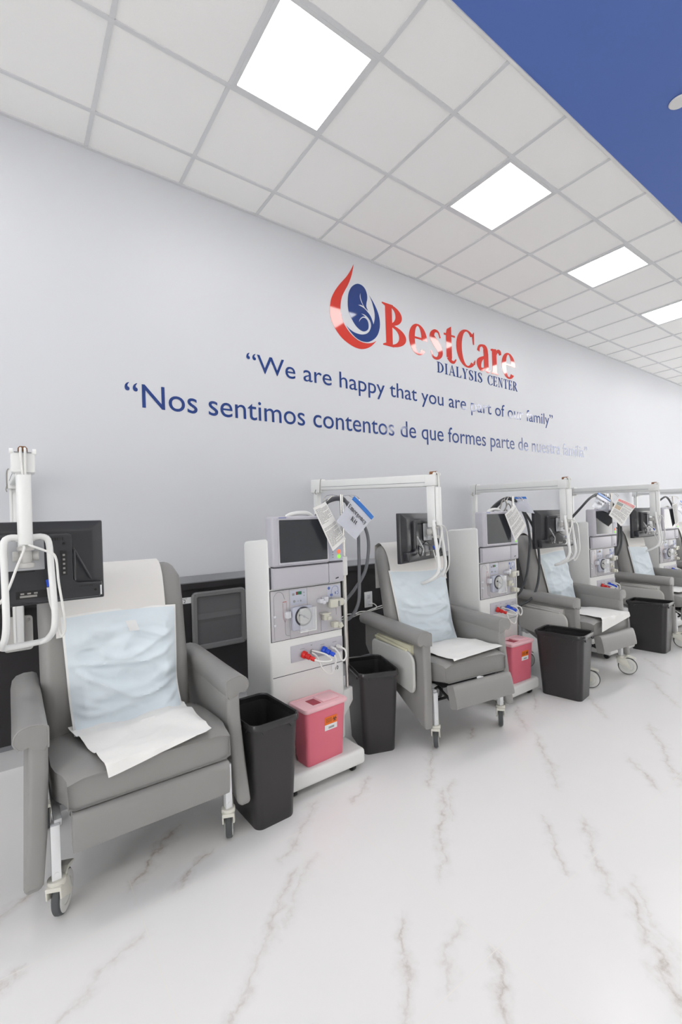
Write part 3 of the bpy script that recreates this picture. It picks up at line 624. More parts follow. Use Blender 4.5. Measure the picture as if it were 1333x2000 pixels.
t = thing('wall_outlet', 'white wall outlet plate with cords behind the second recliner', 'wall outlet', (2.728, -0.018, 0.655))
MB().box((0, -0.004, 0), (0.095, 0.008, 0.145), 0.004).build('plate', 'label', t)
pl = MB()
for zz in (0.03, -0.03): pl.box((0, -0.010, zz), (0.035, 0.006, 0.04), 0.003)
pl.build('socket', 'block_white', t)
MB().tube([(0.0, -0.01, -0.035), (0.03, -0.05, -0.04), (0.05, -0.06, -0.075), (-0.02, -0.05, -0.10), (-0.15, -0.05, -0.09), (-0.30, -0.06, -0.12), (-0.5, -0.08, -0.13)], 0.0045).build('cord', 'tube', t)
MB().tube([(0.16, -0.03, -0.07), (0.0, -0.05, -0.085), (-0.15, -0.06, -0.105), (-0.32, -0.07, -0.09), (-0.5, -0.09, -0.16)], 0.0045).build('cord', 'tube', t)
MB().tube([(0.16, -0.03, -0.09), (-0.02, -0.04, -0.105), (-0.2, -0.05, -0.12), (-0.5, -0.08, -0.18)], 0.004).build('cord', 'tube', t)

# ------------------------------------------------------------------ recliner
def caster(parent, loc, yaw):
    c = MB()
    c.cyl((0, 0, 0.135), (0, 0, 0.158), 0.030, n=20, bev=0.004)
    for s in (-1, 1):
        c.prism([(-0.034, 0.142), (0.036, 0.142), (0.070, 0.062), (0.056, 0.052), (0.026, 0.072), (-0.030, 0.100)], s*0.020, s*0.026, 'yz', bev=0.0015)
    c.box((0, 0.0, 0.136), (0.052, 0.070, 0.018), 0.006)
    o = c.build('caster', 'cream', parent, loc=loc, rotz=yaw)
    MB().lathe([(0.055, -0.013), (0.066, -0.0145), (0.0715, -0.010), (0.073, 0.0), (0.0715, 0.010), (0.066, 0.0145), (0.055, 0.013)], c=(0, 0.048, 0.073), axis='x', n=36).build('tire', 'rubber', o)
    MB().lathe([(0.0, -0.014), (0.012, -0.018), (0.040, -0.0150), (0.0405, -0.0138), (0.0425, -0.0138), (0.043, -0.0165), (0.063, -0.0165), (0.0655, -0.0150), (0.0655, 0.0150), (0.063, 0.0165), (0.043, 0.0165), (0.0425, 0.0138), (0.0405, 0.0138), (0.040, 0.0150), (0.012, 0.018), (0.0, 0.014)], c=(0, 0.048, 0.073), axis='x', n=36).build('rim', 'rim', o)
    MB().prism([(0.02, 0.150), (0.05, 0.165), (0.105, 0.150), (0.112, 0.138), (0.05, 0.148), (0.02, 0.138)], -0.022, 0.022, 'yz', bev=0.003).build('brake_pedal', 'cream', o)
    return o

def recliner(loc, yaw, label, hw=0.31, seat_w=None, foot=(0.105, 0.03, 3), tray=None, casters=(0, 0), seat_front=0.09):
    """hw = half width between the arms; origin on the floor under the middle of the arm fronts; +y is towards the chair back"""
    t = thing('recliner', label, 'recliner chair', loc, math.radians(yaw), 'grey treatment recliners along the wall')
    # armrests
    for s in (-1, 1):
        a = MB()
        side = [(-0.020, 0.665), (0.03, 0.685), (0.60, 0.700), (0.655, 0.69), (0.66, 0.50), (0.60, 0.44), (0.30, 0.30), (-0.045, 0.150), (-0.052, 0.170), (-0.040, 0.33), (-0.023, 0.55)]
        b = MB(); b.prism(side, 0.0, 0.060, 'yz', bev=0.016, seg=3)
        for v in b.bm.verts:
            k = max(0.0, (0.62-v.co.z)/0.47); v.co.x += 0.028*k*k
            v.co.x = s*(hw + v.co.x)
        a._merge(b.bm)
        # padded scroll along the top
        secs = []
        for y, sc_, dz in ((-0.0235, 0.86, -0.002), (-0.022, 0.95, 0.0), (-0.014, 1.0, 0.0), (0.05, 1.0, 0.001), (0.20, 0.99, 0.006), (0.40, 1.0, 0.014), (0.60, 1.0, 0.020), (0.655, 0.96, 0.020), (0.672, 0.82, 0.020)):
            ring = []
            for p in ((-0.002, 0.640), (-0.003, 0.690), (0.002, 0.709), (0.02, 0.720), (0.055, 0.721), (0.085, 0.712), (0.102, 0.692), (0.106, 0.668), (0.098, 0.648), (0.080, 0.638), (0.060, 0.645), (0.045, 0.630), (0.01, 0.620)):
                cx, cz = 0.045, 0.672
                ring.append(V(s*(hw + cx + (p[0]-cx)*sc_), y, cz + (p[1]-cz)*sc_ + dz))
            secs.append(ring)
        a.loft(secs)
        o = a.build('armrest', 'vinyl', t, ang=50)
        sm = MB(); sm.tube([(s*(hw-0.001), -0.021, 0.63), (s*(hw-0.002), -0.021, 0.688), (s*(hw+0.004), -0.021, 0.708), (s*(hw+0.05), -0.021, 0.719), (s*(hw+0.088), -0.021, 0.706), (s*(hw+0.101), -0.021, 0.672), (s*(hw+0.085), -0.021, 0.643)], 0.0035, n=6, smooth=3)
        sm.build('piping', 'vinyl', o)
    # seat cushion
    sw0 = hw-0.010; sw = hw-0.036; yf = -seat_front; ox = 0.012
    s_ = MB(); secs = []
    prof = [(yf+0.004, 0.412, 0.500), (yf-0.008, 0.410, 0.515), (yf+0.012, 0.408, 0.524), (yf+0.05, 0.404, 0.530), (yf+0.10, 0.40, 0.532), (yf+0.16, 0.39, 0.532), (yf+0.30, 0.38, 0.524), (yf+0.42, 0.38, 0.512), (yf+0.50, 0.39, 0.50)]
    for y, zb, zt in prof:
        ring = []; q_ = min(1, max(0, (y-yf-0.01)/0.13)); sw_ = sw + (sw0-sw)*q_*q_*(3-2*q_); ox_ = ox*(1-q_)
        for u in range(13):
            x = -sw_ + 2*sw_*u/12; e = 1-abs(x)/sw_
            ring.append(V(x, y, zt - 0.012*(1-min(1, e*9))**2 + 0.006*math.sin(PI*u/12)))
        ring += [V(sw_, y, zt-0.05), V(sw_-0.002, y, zb+0.012), V(sw_-0.02, y, zb), V(-sw_+0.02, y, zb), V(-sw_+0.002, y, zb+0.012), V(-sw_, y, zt-0.05)]
        secs.append([p + V(ox_, 0, 0) for p in ring])
    s_.loft(secs); so = s_.build('seat', 'vinyl', t, ang=60)
    sm = MB()
    for q in (-1, 1): sm.tube([(ox+q*(sw-0.001), yf-0.004, 0.418), (ox+q*(sw-0.001), yf-0.006, 0.45), (ox+q*(sw-0.001), yf-0.004, 0.485)], 0.0022, n=6, smooth=2)
    sm.build('seam', 'vinyl_seam', so)
    # back
    b = MB(); secs = []
    for z, w_, th, yc in ((0.40, 0.96, 0.09, 0.425), (0.47, 0.985, 0.115, 0.437), (0.60, 0.99, 0.12, 0.452), (0.75, 1.0, 0.12, 0.474), (0.90, 1.0, 0.12, 0.502), (1.00, 1.005, 0.122, 0.522), (1.08, 1.0, 0.125, 0.540), (1.14, 0.99, 0.12, 0.555), (1.18, 0.965, 0.10, 0.568), (1.205, 0.92, 0.07, 0.578), (1.215, 0.86, 0.035, 0.582)):
        ring = []
        for x, y in rrect(2*(hw-0.014)*w_, th, min(th*0.45, 0.05), 5):
            crown = 0.010*(1-(x/(hw*w_))**2)*(-1 if y < 0 else 0.3) if th > 0.05 else 0
            ring.append(V(x - 0.012, yc + y + crown, z - 0.030*max(0, abs(x)/hw-0.75)*4*(1 if z > 1.16 else 0)))
        secs.append(ring)
    b.loft(secs); bo = b.build('backrest', 'vinyl', t, ang=60)
    # footrest
    fo, dz, tilt = foot
    f = MB()
    mx = Matrix.Translation((ox, -fo, 0.372+dz)) @ Matrix.Rotation(math.radians(tilt), 4, 'X')
    secs = []
    L_ = 0.135
    for x in (-sw+0.012, -sw+0.020, -sw+0.04, -sw*0.5, 0, sw*0.5, sw-0.04, sw-0.020, sw-0.012):
        k = 0.75 if abs(x) > sw-0.014 else (0.95 if abs(x) > sw-0.03 else 1.0)
        ring = [mx @ V(x, y, z) for y, z in ((0.050, -0.006), (0.04, 0.001*k), (0.004, 0.001*k), (-0.010*k, -0.006), (-0.015*k, -0.030), (-0.017*k, -0.07), (-0.014*k, -L_+0.016), (-0.008*k, -L_+0.002), (0.006, -L_), (0.045, -L_+0.002), (0.052, -L_+0.012))]
        secs.append(ring)
    f.loft(secs); f.build('footrest', 'vinyl', t, ang=55)
    # mechanism and frame
    fr = MB()
    for s in (-1, 1):
        fr.span(s*(hw-0.035), s*(hw-0.010), -0.015, 0.55, 0.335, 0.360, 0.002)
        fr.span(s*(hw-0.042), s*(hw-0.004), 0.56, 0.60, 0.335, 0.50, 0.002)
    fr.span(-hw+0.02, hw-0.02, 0.10, 0.13, 0.325, 0.35); fr.span(-hw+0.02, hw-0.02, 0.50, 0.53, 0.325, 0.35)
    fr.build('frame', 'white_metal', t)
    k = MB()
    k.span(-sw+0.03, sw-0.03, -0.04, 0.40, 0.372, 0.40)
    for s in (-1, 1):
        k.tube([(s*(sw-0.05), 0.16, 0.35), (s*(sw-0.05), 0.06, 0.26), (s*(sw-0.05), -fo+0.035, 0.30+dz)], 0.010, n=6, smooth=0)
        k.tube([(s*(sw-0.04), 0.10, 0.30), (s*(sw-0.04), 0.02, 0.36), (s*(sw-0.04), -fo+0.035, 0.27+dz)], 0.009, n=6, smooth=0)
    k.build('footrest_mechanism', 'black', t)
    if tray == 'tray_cream':
        MB().sheet(lambda u, v: (0.00+0.055*u, yf-0.014-0.02*v, 0.412-0.035*v+0.004*math.sin(5*u)), 5, 4, 0.0008).build('care_tag', 'label', t)
        o = MB().span(-hw+0.01, -hw+0.05, 0.245, 0.285, 0.243, 0.268, 0.004).build('release_tab', 'red', t); o['label'] = 'red release tab'
        MB().span(-hw+0.02, -hw+0.04, 0.255, 0.275, 0.262, 0.345).build('tab_stem', 'black', o)
    # legs and casters
    for s, cyaw in ((-1, casters[0]), (1, casters[1])):
        lx = s*(hw-0.012)
        l = MB(); l.span(lx-0.015, lx+0.015, -0.035, -0.005, 0.150, 0.350, 0.003)
        l.cyl((lx+0.0, -0.0355, 0.178), (lx, -0.0375, 0.178), 0.008, n=12)
        l.build('leg', 'white_metal', t)
        caster(t, (lx, -0.020, 0), math.radians(cyaw))
        l = MB(); l.span(lx-0.015, lx+0.015, 0.565, 0.595, 0.150, 0.350, 0.003); l.build('leg', 'white_metal', t)
        caster(t, (lx, 0.58, 0), math.radians(cyaw+20))
    # folding side tray hung on the outer side of one arm
    if tray:
        x0 = -(hw+0.058)
        g = MB(); m1 = Matrix.Translation((x0, 0, 0))
        g.prism([(0.10, 0.600), (0.10, 0.585), (0.455, 0.605), (0.455, 0.620)], -0.045, 0.0, 'yz', bev=0.004, mx=m1)
        g.loft([[V(x0+dx, 0.075+(y+0.205)*0.96, z) for dx, z in ((0.0, 0.625), (-0.016, 0.622), (-0.026, 0.608), (-0.027, 0.598), (-0.029, 0.590), (-0.026, 0.578), (-0.022, 0.565), (0.0, 0.560))] for y in (-0.205, -0.07, 0.07, 0.205)])
        to = g.build('side_tray', tray, t)
        p = MB(); arc = lambda cy_, cz_, r, a0, a1: [(cy_ + r*math.cos(math.radians(a0+(a1-a0)*q/6)), cz_ + r*math.sin(math.radians(a0+(a1-a0)*q/6))) for q in range(7)]
        pts = arc(0.10, 0.520, 0.07, 180, 90) + arc(0.46, 0.55, 0.04, 90, 0) + arc(0.46, 0.44, 0.04, 0, -90) + arc(0.075, 0.385, 0.045, -90, -180)
        p.prism(pts, x0-0.044, x0-0.024, 'yz', bev=0.009, seg=3); p.build('tray_leaf', 'tray_pale' if tray == 'tray_cream' else 'tray_grey', to)
    return t

CH = {1: ((0.430, -1.40, 0), 0, 0.335), 2: ((2.325, -1.47, 0), -8, 0.285), 3: ((4.00, -1.52, 0), -6, 0.285), 4: ((5.775, -1.58, 0), -4, 0.285), 5: ((7.42, -1.58, 0), -4, 0.285)}
LAB = {1: 'grey vinyl recliner at left, facing the camera, beneath the nearest television', 2: 'grey vinyl recliner with cream side tray, between the first and second machines',
       3: 'grey vinyl recliner with raised footrest, between second and third machines', 4: 'grey vinyl recliner with side tray, behind the farthest black bin', 5: 'grey vinyl recliner farthest away at the right frame edge'}
recliner(CH[1][0], CH[1][1], LAB[1], CH[1][2], casters=(-24, -24))
recliner(CH[2][0], CH[2][1], LAB[2], CH[2][2], foot=(0.125, 0.038, -14), tray='tray_cream', seat_front=0.08, casters=(-40, -45))
recliner(CH[3][0], CH[3][1], LAB[3], CH[3][2], foot=(0.135, 0.05, -12), tray='tray_grey', casters=(-150, -150))
recliner(CH[4][0], CH[4][1], LAB[4], CH[4][2], tray='tray_grey', casters=(-150, -60))
recliner(CH[5][0], CH[5][1], LAB[5], CH[5][2], tray='tray_grey', casters=(-60, -60))

# ---- disposable covers lying on the chairs
def back_y(z):
    pts = ((0.40, 0.380), (0.47, 0.380), (0.60, 0.392), (0.75, 0.414), (0.90, 0.442), (1.00, 0.461), (1.08, 0.477), (1.14, 0.495), (1.18, 0.518), (1.205, 0.543), (1.215, 0.565))
    for (a, b), (c, d) in zip(pts, pts[1:]):
        if z <= c: return b + (d-b)*(z-a)/(c-a) - 0.010
    return pts[-1][1]
def place(o, n): o.location = CH[n][0]; o.rotation_euler.z = math.radians(CH[n][1]); return o
def over_back(u0, u1, z_low_front, z_low_back, lift, amp, seed, skew=0.0):
    def fn(u, v):
        x = u0 + (u1-u0)*u
        Lf = 1.215 - z_low_front; Lt = 0.11; Lb = 1.215 - z_low_back; s = v*(Lf+Lt+Lb)
        if s < Lf: z = z_low_front + s; y = back_y(z) - lift
        elif s < Lf+Lt: q = (s-Lf)/Lt; z = 1.217 + lift*0.8 + 0.012*math.sin(PI*q); y = 0.555 + 0.065*q
        else: z = 1.215 - (s-Lf-Lt); y = 0.630 + lift + 0.01
        nz = noise.noise(V(x*6+seed, z*7, seed)) * amp
        return (x, y - abs(nz) if s < Lf else y + abs(nz), z + skew*(u-0.5)*(1 if s < Lf else 0))
    return fn
def pad_fn(ul, ur, bl, br, zt, zb, lift, amp, seed, sag=0.0):
    """pad leaning on the backrest; ul..br = x of its corners"""
    def fn(u, v):
        z = zb + (zt-zb)*v
        x = (bl + (br-bl)*u)*(1-v) + (ul + (ur-ul)*u)*v
        z2 = z + 0.012*math.sin(3*u+seed)*v
        w1 = noise.noise(V(x*4+seed, z2*9+abs(x)*5, 1.7+seed)); w2 = noise.noise(V(x*11+seed, z2*26 + x*x*30, 4.1))
        edge = min(1, 8*u, 8*(1-u), 6*v + 0.2, 6*(1-v))
        fold = math.sin(30*(z2 - 1.1*(x-0.03)**2) + seed + 2.2*w1)*0.5+0.5
        fold = fold**2 * min(1, 1.6*(1-v))
        rg = (1-abs(noise.noise(V(x*3.2+seed, (z2-1.1*(x-0.03)**2)*13, seed*2))))**4
        rg2 = (1-abs(noise.noise(V(x*9+z2*5, z2*11, seed+9))))**6
        d = lift + edge*(0.014 + amp*(0.40*w1 + 0.15*w2 + 0.35*fold + 0.55*rg*min(1, 2*(1-v)) + 0.18*rg2))
        if z2 < 0.69: d += sag*((0.69-z2)/0.145)**2
        return (x, back_y(z2) - max(d, 0.004), z2)
    return fn
def seat_z(y): 
    return 0.536 if y > -0.02 else 0.536 - 0.0
def seat_sheet(corners, n, amp, seed, front=-0.05, up=None, droop=True):
    """four corners (x, y) lying on the seat: back-left, back-right, front-right, front-left"""
    a, b, c, d = corners
    def fn(u, v):
        x = (a[0]*(1-u)+b[0]*u)*v + (d[0]*(1-u)+c[0]*u)*(1-v)
        y = (a[1]*(1-u)+b[1]*u)*v + (d[1]*(1-u)+c[1]*u)*(1-v)
        z = 0.5415 + max(0.0, noise.noise(V(x*7+seed, y*8, seed)))*amp + (0.010*(1-v)**2)
        if y > 0.18: z -= (y-0.18)*0.09
        z += amp*0.5*(1-abs(noise.noise(V(x*5+y*3, y*9-x*2, seed+3))))**5*min(1, 6*v+0.2)
        if y < front-0.012:
            dd = front-0.012-y; y = front-0.014 - 0.10*dd; z -= dd*1.0 if droop else 0
        if up: z += up*max(0, v-0.75)*4*(0.5+0.5*math.sin(9*u+seed))
        return (x, y, z)
    return fn
def head_cover(n, fn, label, nu=14, nv=40):
    o = MB().sheet(fn, nu, nv).build('headrest_paper', 'head_paper', ang=60); place(o, n); tag(o, label, 'paper cover', 'white papers over the headrests')
def underpad(n, fn, label, nu=44, nv=64, tag_at=None):
    t = place(thing('underpad', label, 'disposable underpad', group='pale blue pads on the recliner backs'), n)
    MB().sheet(lambda u, v: fn(0.018+0.964*u, 0.012+0.97*v), nu, nv, 0.003).build('absorbent_face', 'pad', t, ang=70)
    e = MB().sheet(lambda u, v: (lambda p: (p[0], p[1]+0.0035, p[2]))(fn(u, v)), nu, nv, 0.0015); e.build('backing_edge', 'pad_edge', t, ang=70)
    if tag_at:
        u0, v0 = tag_at; MB().sheet(lambda u, v: (lambda p: (p[0], p[1]-0.004, p[2]))(fn(u0+0.09*u+0.03*(1-v), v0+0.10*v)), 4, 4, 0.001).build('sticker', 'label', t)
    return t
def sheet_on_seat(n, fn, label, nu=30, nv=24):
    o = MB().sheet(fn, nu, nv, 0.0016).build('seat_paper', 'paper', ang=50); place(o, n); tag(o, label, 'paper sheet', 'white paper sheets on the seats')

head_cover(1, over_back(-0.27, 0.205, 0.93, 0.98, 0.006, 0.006, 1.3, 0.02), 'white paper over the headrest of the recliner under the nearest television')
head_cover(2, over_back(-0.245, 0.245, 0.95, 0.90, 0.006, 0.006, 4.1), 'white paper over the headrest of the recliner with cream tray')
head_cover(3, over_back(-0.17, 0.23, 0.95, 1.0, 0.006, 0.006, 2.2), 'white paper over the headrest of the recliner with raised footrest')
head_cover(4, over_back(-0.20, 0.17, 1.0, 1.12, 0.010, 0.006, 6.0), 'short white folded paper on the headrest behind the farthest bin')
head_cover(5, over_back(-0.20, 0.20, 0.95, 1.0, 0.006, 0.006, 5.0), 'white paper on the headrest of the farthest recliner')
underpad(1, pad_fn(-0.25, 0.255, -0.228, 0.225, 1.005, 0.530, 0.012, 0.050, 0.4, 0.085), 'wrinkled pale blue pad on the back of the leftmost recliner', tag_at=(0.52, 0.78))
underpad(2, pad_fn(-0.26, 0.235, -0.215, 0.235, 1.04, 0.530, 0.012, 0.036, 2.6, 0.03), 'smooth pale blue pad on the back of the recliner with cream tray')
underpad(3, pad_fn(-0.15, 0.225, -0.09, 0.26, 1.05, 0.530, 0.012, 0.036, 5.2), 'pale blue pad behind the second television on the raised footrest recliner')
underpad(4, pad_fn(-0.215, 0.20, -0.19, 0.24, 1.00, 0.55, 0.012, 0.018, 7.7), 'pleated pale blue pad on the back of the recliner behind the farthest bin')
underpad(5, pad_fn(-0.22, 0.20, -0.20, 0.22, 1.00, 0.55, 0.012, 0.02, 3.1), 'pale blue pad on the farthest recliner at the right frame edge')
sheet_on_seat(1, seat_sheet([(-0.245, 0.33), (0.240, 0.33), (0.232, -0.098), (-0.160, -0.165)], 1, 0.024, 0.7, front=-0.098, up=0.022), 'crumpled white paper on the seat of the leftmost recliner')
sheet_on_seat(2, seat_sheet([(-0.215, 0.33), (0.25, 0.335), (0.275, -0.055), (-0.185, -0.115)], 2, 0.014, 3.3, front=-0.09), 'white paper spread on the seat beside the cream tray')
sheet_on_seat(3, seat_sheet([(-0.05, 0.33), (0.262, 0.335), (0.255, -0.15), (-0.17, -0.22)], 3, 0.006, 5.3, front=-0.10), 'white paper hanging over the seat front of the raised footrest recliner')
sheet_on_seat(4, seat_sheet([(-0.20, 0.33), (0.24, 0.335), (0.24, -0.03), (-0.20, -0.03)], 4, 0.008, 6.3), 'white paper on the seat behind the farthest bin')

# ------------------------------------------------------------------ dialysis machine
def machine(loc, yaw, label, tag_no=None, hoses=(), mon_yaw=0.0, pole_z=1.56):
    t = thing('dialysis_machine', label, 'dialysis machine', loc, math.radians(yaw), 'dialysis machines between the recliners')
    # base on small casters
    b = MB(); b.span(-0.245, 0.245, -0.172, 0.40, 0.045, 0.132, 0.022, 4); bo = b.build('base', 'cabinet', t, ang=50)
    for sx in (-0.19, 0.19):
        for sy in (-0.11, 0.33):
            MB().cyl((sx-0.012, sy, 0.026), (sx+0.012, sy, 0.026), 0.026, n=20, bev=0.004).span(sx-0.016, sx+0.016, sy-0.014, sy+0.014, 0.03, 0.05).build('wheel', 'black', bo)
    # cabinet
    c = MB()
    side = [(0.0, 0.128), (0.0, 1.312), (0.02, 1.318), (0.285, 1.302), (0.30, 1.290), (0.305, 0.50), (0.33, 0.42), (0.36, 0.128)]
    c.prism(side, -0.2375, 0.2375, 'yz', bev=0.014, seg=3)
    co = c.build('cabinet', 'cabinet', t, ang=45)
    d = MB().use('seam'); d.span(-0.226, 0.2365, -0.0012, 0.0005, 0.5785, 0.5815); d.build('lower_door_gap', parent=co, smooth=False)
    # monitor
    my = MB()
    my.span(-0.2315, 0.1305, -0.050, 0.030, 1.170, 1.436, 0.014, 3)
    mo = my.build('monitor', 'lav', t, ang=45)
    bz = MB(); W_, H_, cx, cz = 0.302, 0.226, -0.0385, 1.3035
    bz.loft([[(cx+x, y, cz+z) for x, z in rrect(w_, h_, 0.004, 2)] for w_, h_, y in ((W_+0.020, H_+0.020, -0.0502), (W_+0.018, H_+0.018, -0.053), (W_, H_, -0.0510), (W_, H_, -0.0495))], cap=False)
    bz.build('bezel', 'lav', mo)
    MB().span(cx-W_/2, cx+W_/2, -0.0508, -0.049, cz-H_/2, cz+H_/2).build('screen', 'screen', mo, smooth=False)
    MB().tube([(-0.125, -0.010, 1.430), (-0.095, -0.012, 1.445), (-0.045, -0.012, 1.453), (0.01, -0.012, 1.450), (0.045, -0.010, 1.432)], 0.012, n=10).build('carry_handle', 'cabinet', mo)
    MB().span(-0.190, -0.145, -0.0512, -0.0498, 1.424, 1.430).build('maker_mark', 'line_blue', mo, smooth=False)
    # control strip beside the screen
    k = MB(); k.span(0.1335, 0.236, -0.030, 0.03, 1.172, 1.298, 0.008); ko = k.build('control_panel', 'lav', t, ang=45)
    MB().span(0.1365, 0.233, -0.0312, -0.0295, 1.176, 1.292).build('keypad_film', 'panel_blue', ko, smooth=False)
    for z_, mm_ in ((1.226, 'btn_orange'), (1.198, 'btn_green')):
        MB().lathe([(0.0, -0.036), (0.010, -0.035), (0.013, -0.031)], c=(0.205, 0, z_), axis='y', n=20).build('button', mm_, ko)
    led = MB()
    for q in range(6): led.span(0.158, 0.166, -0.0322, -0.031, 1.268-0.015*q, 1.273-0.015*q)
    led.build('indicator_marks', 'ink_soft', ko, smooth=False)
    # drawer band
    for xa, xb, nm in ((-0.222, 0.132, 'front_flap'), (0.1345, 0.2365, 'side_flap')):
        o = MB().span(xa, xb, -0.030, 0.02, 1.052, 1.164, 0.006).build(nm, 'lav', t, ang=45)
        if xb > 0.2: MB().prism([(0.178, 1.070), (0.198, 1.074), (0.198, 1.080), (0.178, 1.076)], -0.0316, -0.0298, 'xz').build('latch_mark', 'ink', o, smooth=False)
    s = MB().use('seam'); s.span(-0.231, -0.2235, -0.004, 0.0, 1.050, 1.166); s.span(-0.22, 0.236, -0.024, 0.0, 1.1645, 1.1715); s.span(0.1322, 0.1343, -0.022, 0, 1.05, 1.165)
    s.build('gaps', parent=co, smooth=False)
    # fluid panel with its modules
    p = MB()
    for xa, xb in ((-0.229, -0.1165), (-0.1155, -0.0045), (-0.0035, 0.2275)): p.span(xa, xb, -0.006, 0.001, 0.773, 1.040, 0.0015)
    po = p.build('fluid_panel', 'panel', t, ang=45)
    bf = MB().span(-0.232, 0.2305, -0.003, 0.0005, 0.770, 1.043); bf.build('panel_gap', 'seam', po, smooth=False)
    ln = MB(); r_ = 0.0009
    ln.tube([(-0.213, -0.0065, 0.782), (-0.213, -0.0065, 0.98), (-0.208, -0.0065, 1.015), (-0.184, -0.0065, 1.033), (-0.158, -0.0065, 1.022), (-0.146, -0.0065, 0.99)], r_, n=4, smooth=3)
    ln.tube([(-0.148, -0.0065, 0.885), (-0.147, -0.0065, 0.81), (-0.138, -0.0065, 0.795), (-0.12, -0.0065, 0.79)], r_, n=4, smooth=3)
    ln.tube([(0.190, -0.0065, 0.90), (0.190, -0.0065, 0.86)], r_, n=4, smooth=0); ln.tube([(0.222, -0.0065, 0.80), (0.222, -0.0065, 0.91)], r_, n=4, smooth=0)
    ln.build('printed_circuit_lines', 'line', po)
    ln = MB(); ln.tube([(-0.158, -0.0065, 0.970), (-0.135, -0.0065, 0.970), (-0.137, -0.0065, 0.885), (-0.147, -0.0065, 0.866), (-0.157, -0.0065, 0.885)], 0.0007, n=4, smooth=0, closed=True); ln.span(-0.158, -0.135, -0.0068, -0.006, 0.975, 0.978)
    ln.build('drip_chamber_print', 'line_red', po)
    for xa, xb, za, zb in ((-0.112, -0.008, 0.952, 1.033), (0.130, 0.222, 0.962, 1.033)): MB().span(xa, xb, -0.0075, -0.005, za, zb, 0.002).build('keypad', 'panel_blue', po)
    lk = MB().use('line_blue')
    lk.tube([(0.16, -0.0078, 0.965), (0.16, -0.0078, 1.0), (0.172, -0.0078, 1.022), (0.19, -0.0078, 1.027), (0.206, -0.0078, 1.016), (0.209, -0.0078, 0.98)], 0.0011, n=4, smooth=3)
    lk.lathe([(0.0, -0.0092), (0.008, -0.0085), (0.009, -0.0075)], c=(0.143, 0, 1.018), axis='y', n=16)
    lk.span(0.150, 0.168, -0.0086, -0.0074, 0.972, 0.984); lk.span(0.184, 0.190, -0.0086, -0.0074, 0.98, 0.994); lk.span(0.199, 0.203, -0.0086, -0.0074, 0.992, 0.997); lk.span(0.199, 0.203, -0.0086, -0.0074, 0.977, 0.982)
    lk.build('key_marks', parent=po)
    MB().span(-0.075, -0.041, -0.0090, -0.007, 1.006, 1.023).build('display', 'lcd_green', po, smooth=False)
    MB().span(-0.075, -0.066, -0.0093, -0.007, 1.006, 1.023).build('display_mark', 'lcd_red', po, smooth=False)
    mk = MB()
    mk.span(-0.099, -0.085, -0.0085, -0.007, 1.004, 1.016); mk.span(-0.027, -0.022, -0.0085, -0.007, 1.012, 1.017); mk.span(-0.027, -0.022, -0.0085, -0.007, 0.995, 1.0)
    mk.lathe([(0.005, -0.0085), (0.0075, -0.0085), (0.0075, -0.007), (0.005, -0.007)], c=(-0.088, 0, 0.972), axis='y', n=16); mk.span(-0.066, -0.061, -0.0085, -0.007, 0.969, 0.973); mk.span(-0.05, -0.043, -0.0085, -0.007, 0.966, 0.976)
    mk.build('keypad_marks', 'ink_soft', po)
    # blood pump
    h = MB(); h.span(-0.113, 0.014, -0.032, -0.004, 0.815, 0.944, 0.010); ho = h.build('pump_housing', 'panel_blue', t, ang=45)
    MB().lathe([(0.0, -0.043), (0.040, -0.042), (0.043, -0.038), (0.043, -0.030)], c=(-0.047, 0, 0.889), axis='y', n=32).build('pump_rotor', 'pump_grey', ho)
    rg = MB(); rg.lathe([(0.046, -0.034), (0.053, -0.036), (0.053, -0.031), (0.046, -0.031)], c=(-0.047, 0, 0.889), axis='y', n=32)
    rg.span(-0.080, -0.066, -0.0455, -0.042, 0.895, 0.905); rg.tube([(-0.068, -0.044, 0.903), (-0.022, -0.044, 0.872)], 0.0022, n=6, smooth=0); rg.lathe([(0.0, -0.047), (0.006, -0.046), (0.007, -0.042)], c=(-0.047, 0, 0.889), axis='y', n=14)
    rg.build('rotor_track', 'seam', ho)
    cv = MB(); cv.span(-0.086, 0.0175, -0.062, -0.058, 0.810, 0.938, 0.0015); cv.span(0.0140, 0.0175, -0.060, -0.03, 0.810, 0.938); cv.span(-0.086, 0.0175, -0.060, -0.03, 0.810, 0.8135)
    cv.build('pump_cover', 'clear', ho)
    ce = MB(); ce.tube([(-0.086, -0.061, 0.811), (0.0165, -0.061, 0.811), (0.0165, -0.061, 0.938)], 0.0025, n=6, smooth=0); ce.build('cover_edge', 'tube', ho)
    # clamps, detectors
    o = MB().span(-0.152, -0.120, -0.030, -0.005, 0.890, 0.925, 0.003).span(-0.1385, -0.135, -0.031, -0.004, 0.889, 0.926).build('line_clamp', 'block_white', t)
    o = MB().span(0.060, 0.086, -0.042, -0.005, 0.945, 0.968, 0.003).span(0.075, 0.095, -0.050, -0.005, 0.940, 0.958, 0.003).span(0.092, 0.120, -0.036, -0.005, 0.945, 0.976, 0.003).build('line_clamp', 'block_white', t)
    o = MB().span(0.128, 0.185, -0.046, -0.005, 0.908, 0.958, 0.010).span(0.175, 0.226, -0.040, -0.005, 0.915, 0.955, 0.004).build('air_detector', 'block_ivory', t)
    MB().span(0.180, 0.190, -0.0475, -0.044, 0.915, 0.945).build('detector_slot', 'ink_soft', o)
    o = MB().span(0.082, 0.122, -0.009, -0.0045, 0.782, 0.850).build('module_recess', 'lav', t)
    o = MB().span(0.070, 0.125, -0.050, -0.005, 0.880, 0.886, 0.002).span(0.085, 0.120, -0.040, -0.005, 0.845, 0.880, 0.004).span(0.104, 0.128, -0.052, -0.01, 0.846, 0.866, 0.003).build('chamber_holder', 'block_ivory', t)
